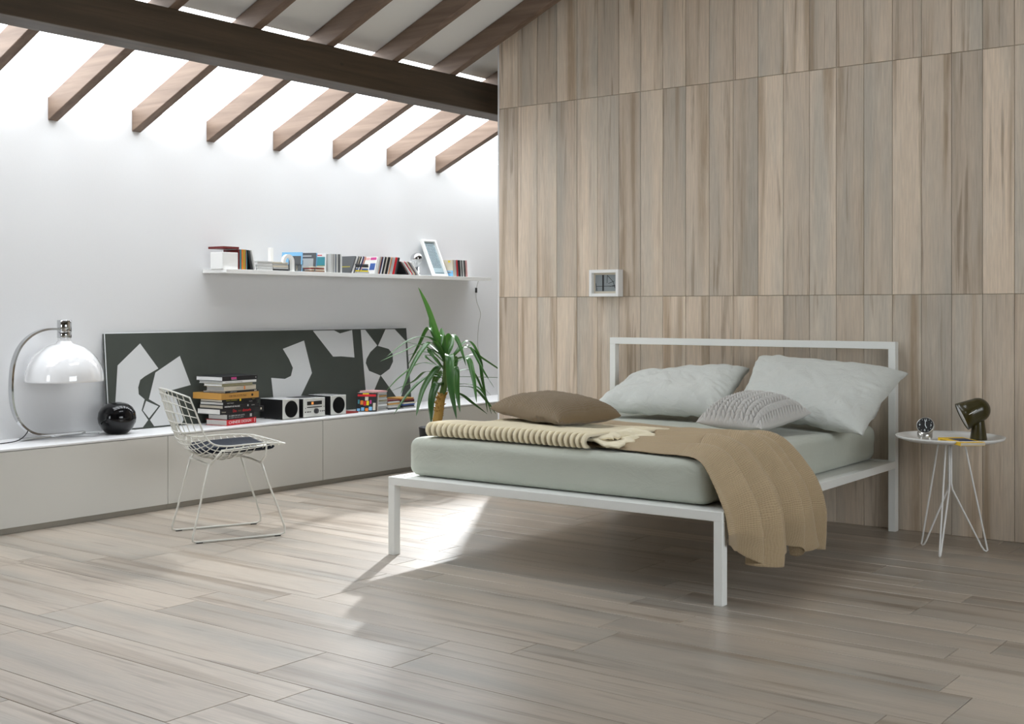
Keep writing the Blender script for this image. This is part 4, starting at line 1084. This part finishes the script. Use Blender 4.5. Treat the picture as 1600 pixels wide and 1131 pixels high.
bm = bmesh.new(); lathe(bm, [(0, .542), (.036, .542), (.038, .545), (.038, .574), (.0368, .5755), (.038, .577), (.038, .638), (.036, .640), (0, .640)], 40); sharp(obj('lamp_holder', bm, M_CHROME, ld), 60)
dome = [(.033, .542), (.033, .528), (.045, .520)]
R_ = .205
for i_ in range(1, 15): a = PI/2*i_/14; dome.append((.035+(R_-.035)*math.sin(a)**.93 if False else R_*math.sin(max(a, .22)), .318+.205*math.cos(a) if i_ < 14 else .318))
dome = [(.034, .543), (.034, .528)]+[(R_*math.sin(a), .318+.200*math.cos(a)) for a in [.22+(PI/2-.22)*i_/18 for i_ in range(19)]]+[(.2055, .308), (.2035, .307), (.2015, .316)]+[(.201*math.sin(a), .318+.196*math.cos(a)) for a in [PI/2-(PI/2-.05)*i_/16 for i_ in range(17)]]
bm = bmesh.new(); lathe(bm, dome, 64, cap=False); obj('glass_shade', bm, M_OPAL, ld, smooth=True)
rod('power_cord', [(-.03, -.20, .045), (-.01, -.24, .02), (.01, -.30, .006), (.03, -.42, .004), (.06, -.60, .004), (.07, -.9, .004)], .0028, M_BLACK, ld, 6, k=5)
va = obj('vase', (lambda bm: (lathe(bm, [(0, .0), (.050, 0), (.060, .004), (.086, .030), (.101, .062), (.105, .088), (.100, .120), (.083, .148), (.058, .166), (.036, .173), (.028, .174), (.026, .170), (.024, .160), (0, .158)], 56), bm)[1])(bmesh.new()), M_GLOSSB, smooth=True)
va.location = (-5.942, 4.163, ZT+.0003); tag(va, 'glossy black round vase beside the chrome lamp', 'vase')

# ------------------------------------------------------------------ small box frame on the timber wall
sf = empty('picture_frame', (-3.975, YW-.001, 1.28), label='small white box frame with a grey photograph hung on the timber wall', cat='picture frame')
a, b_ = .103, .080
bm = bmesh.new()
for (x0, x1, z0, z1) in ((-a, -a+.019, -b_, b_), (a-.019, a, -b_, b_), (-a+.019, a-.019, -b_, -b_+.019), (-a+.019, a-.019, b_-.019, b_)): box(bm, ((x0+x1)/2, -.028, (z0+z1)/2), (x1-x0, .054, z1-z0), .001)
obj('frame', bm, M_WHITE, sf)
obj('mount', bbox(-a+.019, a-.019, -.030, -.026, -b_+.019, b_-.019), CRM, sf)
PH = cm('photo grey', (.24, .27, .28)); obj('photograph', bbox(-a+.030, a-.032, -.0308, -.030, -b_+.032, b_-.030), PH, sf)
bm = bmesh.new(); box(bm, (-.018, -.0312, .001), (.012, .0006, .096)); box(bm, (.0, -.0312, -.018), (.135, .0006, .003))
for p0, p1 in (((.012, .046), (.052, .008)), ((.012, .046), (.010, .0)), ((.02, -.002), (.06, .012)), ((.052, .008), (.066, -.03)), ((-.07, .0), (-.06, -.045)), ((.03, -.02), (.066, -.012))): tube(bm, [(p0[0], -.0312, p0[1]), (p1[0], -.0312, p1[1])], .0014, 5)
obj('photo_lines', bm, BLK, sf)

# ------------------------------------------------------------------ yucca
PX, PY = -5.285, 6.20
M_LEAF = D.materials.new('yucca leaf'); M_LEAF.use_nodes = True; s = NT(M_LEAF)
tc = s.n('TexCoord'); oi = s.n('ObjectInfo'); sx = s.n('SeparateXYZ'); s.l(tc.outputs['UV'], sx.inputs[0])
e_ = s.math('ABSOLUTE', s.math('SUBTRACT', sx.outputs[1], .5))
st = s.n('TexNoise'); s.l(s.scaled(tc.outputs['UV'], (2, 40, 1)), st.inputs['Vector']); st.inputs['Scale'].default_value = 1
lc = s.mix(oi.outputs['Random'], (.016, .070, .014), (.035, .115, .020)); lc = s.mix(s.math('MULTIPLY', st.outputs['Fac'], .6), lc, (.045, .13, .025))
lc = s.mix(s.ramp(e_, [(.44, (0, 0, 0)), (.5, (.7, .7, .7))]), lc, (.16, .24, .06))
s.l(lc, s.b.inputs['Base Color']); s.b.inputs['Roughness'].default_value = .28; s.b.inputs['Specular IOR Level'].default_value = .6
s.b.inputs['Transmission Weight'].default_value = 0.0
# a little light passes through the blades
tr = s.n('BsdfTranslucent'); tr.inputs[0].default_value = (.10, .30, .03, 1); ms = s.n('MixShader'); ms.inputs[0].default_value = .06
om = [n for n in s.t.nodes if n.type == 'OUTPUT_MATERIAL'][0]
s.l(s.b.outputs[0], ms.inputs[1]); s.l(tr.outputs[0], ms.inputs[2]); s.l(ms.outputs[0], om.inputs[0])
M_TRUNK = mat('yucca bark', (.46, .27, .07), .85, bump=1.0, bscale=60, var=.35); M_STEMG = mat('yucca green stem', (.10, .16, .04), .7, bump=.6, bscale=60)
M_SOIL = mat('potting soil', (.05, .035, .02), .95, bump=1, bscale=80)
yu = empty('potted_yucca', (PX, PY, 0), label='green yucca with long drooping leaves in a black pot between the bed and the cabinets', cat='plant')
rt = Vector((.7968, .6042, 0)); fwv = Vector((-.6042, .7968, 0))
bm = bmesh.new(); lathe(bm, [(0, 0), (.118, 0), (.122, .004), (.150, .335), (.152, .345), (.144, .346), (.140, .330), (0, .328)], 40); obj('pot', bm, M_BLACK, yu, smooth=True)
bm = bmesh.new(); lathe(bm, [(0, .3285), (.139, .3285), (.10, .334), (0, .337)], 24); obj('soil', bm, M_SOIL, yu)
def pl(cx, cy, w=0.0):
    X_ = 590+cx/4.715; Y_ = 440+cy/4.715
    d0 = 8.135+w
    u = (X_-800)/1920.4*d0; z_ = 1.128-(Y_-482.26)/1920.4*d0
    P_ = rt*u+fwv*d0
    return Vector((P_.x-PX, P_.y-PY, z_))
trunk = smooth_path([(0.0, 0, .335), pl(440, 1050), pl(452, 960), pl(468, 860), pl(480, 830)], 5)
bm = bmesh.new(); tube(bm, trunk, .03, 14, rad=[.034-.008*i_/len(trunk) for i_ in range(len(trunk))])
rr_ = random.Random(5)
for k in range(90):
    i_ = rr_.randrange(1, len(trunk)-1); p = trunk[i_].lerp(trunk[i_+1 if i_+1 < len(trunk) else i_], rr_.random()); a = rr_.uniform(0, 2*PI); d_ = Vector((math.cos(a), math.sin(a), .4)).normalized()
    tube(bm, [p+d_*.022, p+d_*rr_.uniform(.036, .050)+Vector((0, 0, .004))], .005, 5, rad=[.008, .0015])
obj('trunk', bm, M_TRUNK, yu, smooth=True)
st_ = smooth_path([pl(475, 840), pl(492, 760), pl(500, 660), pl(500, 560), pl(488, 470)], 5)
bm = bmesh.new(); tube(bm, st_, .02, 12, rad=[.023-.012*i_/len(st_) for i_ in range(len(st_))]); obj('stem', bm, M_STEMG, yu, smooth=True)
leaves = [
 ([(488, 520), (430, 380), (365, 190), (300, 42)], .050, (0, -.02, -.05, -.08)),
 ([(486, 520), (478, 430), (470, 340)], .052, (0, .04, .09)),
 ([(488, 520), (400, 380), (380, 240)], .018, (0, .06, .1)),
 ([(500, 570), (400, 425), (250, 425), (70, 550)], .034, (0, -.05, -.12, -.2)),
 ([(490, 520), (405, 360), (365, 352), (300, 480), (222, 620)], .036, (0, .05, .08, .10, .12)),
 ([(500, 600), (440, 480), (375, 458), (270, 600), (170, 828)], .050, (0, -.08, -.12, -.2, -.28)),
 ([(500, 640), (440, 640), (335, 800), (285, 992)], .050, (0, -.10, -.2, -.28)),
 ([(480, 770), (445, 750), (400, 870), (395, 1045)], .062, (0, -.08, -.14, -.17)),
 ([(490, 720), (380, 700), (240, 810), (120, 980)], .036, (0, .0, -.06, -.12)),
 ([(490, 700), (360, 665), (260, 740), (100, 806)], .026, (0, .1, .18, .22)),
 ([(505, 600), (528, 545), (540, 780), (582, 1015)], .058, (0, -.12, -.2, -.24)),
 ([(510, 660), (572, 635), (585, 800), (608, 962)], .044, (0, -.08, -.14, -.16)),
 ([(500, 560), (515, 430), (548, 392), (600, 460), (652, 620)], .046, (0, -.02, -.04, -.08, -.12)),
 ([(505, 600), (600, 570), (665, 572), (705, 710), (730, 890)], .048, (0, -.06, -.1, -.15, -.18)),
 ([(505, 620), (630, 455), (700, 462), (765, 600), (770, 690)], .026, (0, .06, .1, .14, .16)),
 ([(505, 590), (650, 485), (760, 560), (895, 648), (960, 690)], .030, (0, .08, .14, .2, .24)),
 ([(510, 700), (640, 702), (895, 708), (960, 708)], .026, (0, .1, .25, .28)),
 ([(505, 780), (690, 780), (800, 880), (872, 975)], .030, (0, .05, .1, .14)),
 ([(500, 800), (610, 835), (700, 900), (808, 975)], .046, (0, .02, .04, .06)),
 ([(505, 610), (640, 480), (690, 500), (780, 660), (858, 780)], .028, (0, .0, .0, -.02, -.02)),
 ([(503, 560), (540, 470), (548, 400)], .046, (0, .05, .1)),
 ([(495, 560), (380, 460), (300, 465), (165, 432)], .020, (0, .08, .12, .2)),
 ([(495, 640), (330, 600), (180, 690), (60, 810)], .024, (0, .05, .02, .0)),
 ([(495, 600), (330, 470), (180, 520), (20, 588)], .026, (0, -.02, -.08, -.14)),
 ([(495, 620), (450, 640), (395, 778)], .040, (0, .08, .14)),
 ([(498, 560), (380, 500), (465, 630)], .032, (0, -.12, -.16)),
 ([(505, 560), (570, 560), (575, 660)], .038, (0, .06, .1)),
 ([(505, 640), (720, 540), (775, 740), (810, 962)], .026, (0, .12, .18, .22)),
 ([(495, 560), (340, 520), (205, 548)], .024, (0, .1, .14)),
 ([(505, 700), (600, 660), (700, 665), (790, 840), (840, 975)], .024, (0, .1, .16, .2, .22)),
 ([(505, 780), (640, 755), (760, 800), (850, 960)], .026, (0, -.05, -.06, -.06)),
 ([(495, 660), (420, 560), (350, 550), (455, 630)], .022, (0, -.06, -.08, -.12)),
 ([(495, 700), (480, 660), (415, 760), (390, 775)], .034, (0, .12, .18, .2)),
 ([(500, 600), (480, 400), (470, 470)], .03, (0, -.05, -.09)),
]
for pts, wd, ws in leaves:
    wd *= .95
    P_ = smooth_path([pl(c_[0], c_[1], w_) for c_, w_ in zip(pts, ws)], 7)
    n_ = len(P_)-1; vs = []; fs = []; uvs = []
    prevs = None
    for i_, p in enumerate(P_):
        t = (P_[min(i_+1, n_)]-P_[max(i_-1, 0)]).normalized()
        sd = t.cross(Vector((0, 0, 1)))
        if sd.length < .25: sd = prevs.copy() if prevs else rt.copy()
        sd = sd-t*sd.dot(t); sd.normalize()
        # blades roll so that part of the face turns to the room
        sd = (sd*.62+rt*(.55 if sd.dot(rt) >= 0 else -.55)); sd = (sd-t*sd.dot(t)).normalized()
        if prevs and sd.dot(prevs) < 0: sd = -sd
        if prevs: sd = (sd*.5+prevs*.5); sd = (sd-t*sd.dot(t)).normalized()
        prevs = sd
        nn = t.cross(sd).normalized()
        if nn.z < 0: nn = -nn
        u = i_/n_; w_ = wd*(.42+.58*min(1, u*3.2))*(1-max(0, (u-.38)/.62)**2.0)+.0012
        for q in (-1, -.5, 0, .5, 1): vs.append(p+sd*(w_/2*q)+nn*(abs(q)**1.3*w_*.16))
    for i_ in range(n_):
        for j in range(4): a = i_*5+j; fs.append((a, a+1, a+6, a+5))
    me = D.meshes.new('leaf'); me.from_pydata([tuple(v) for v in vs], [], fs); L_ = me.uv_layers.new(name='UVMap')
    for p in me.polygons:
        for li in p.loop_indices: vi = me.loops[li].vertex_index; L_.data[li].uv = ((vi//5)/n_, (vi % 5)/4)
    obj('leaf', me, M_LEAF, yu, smooth=True)
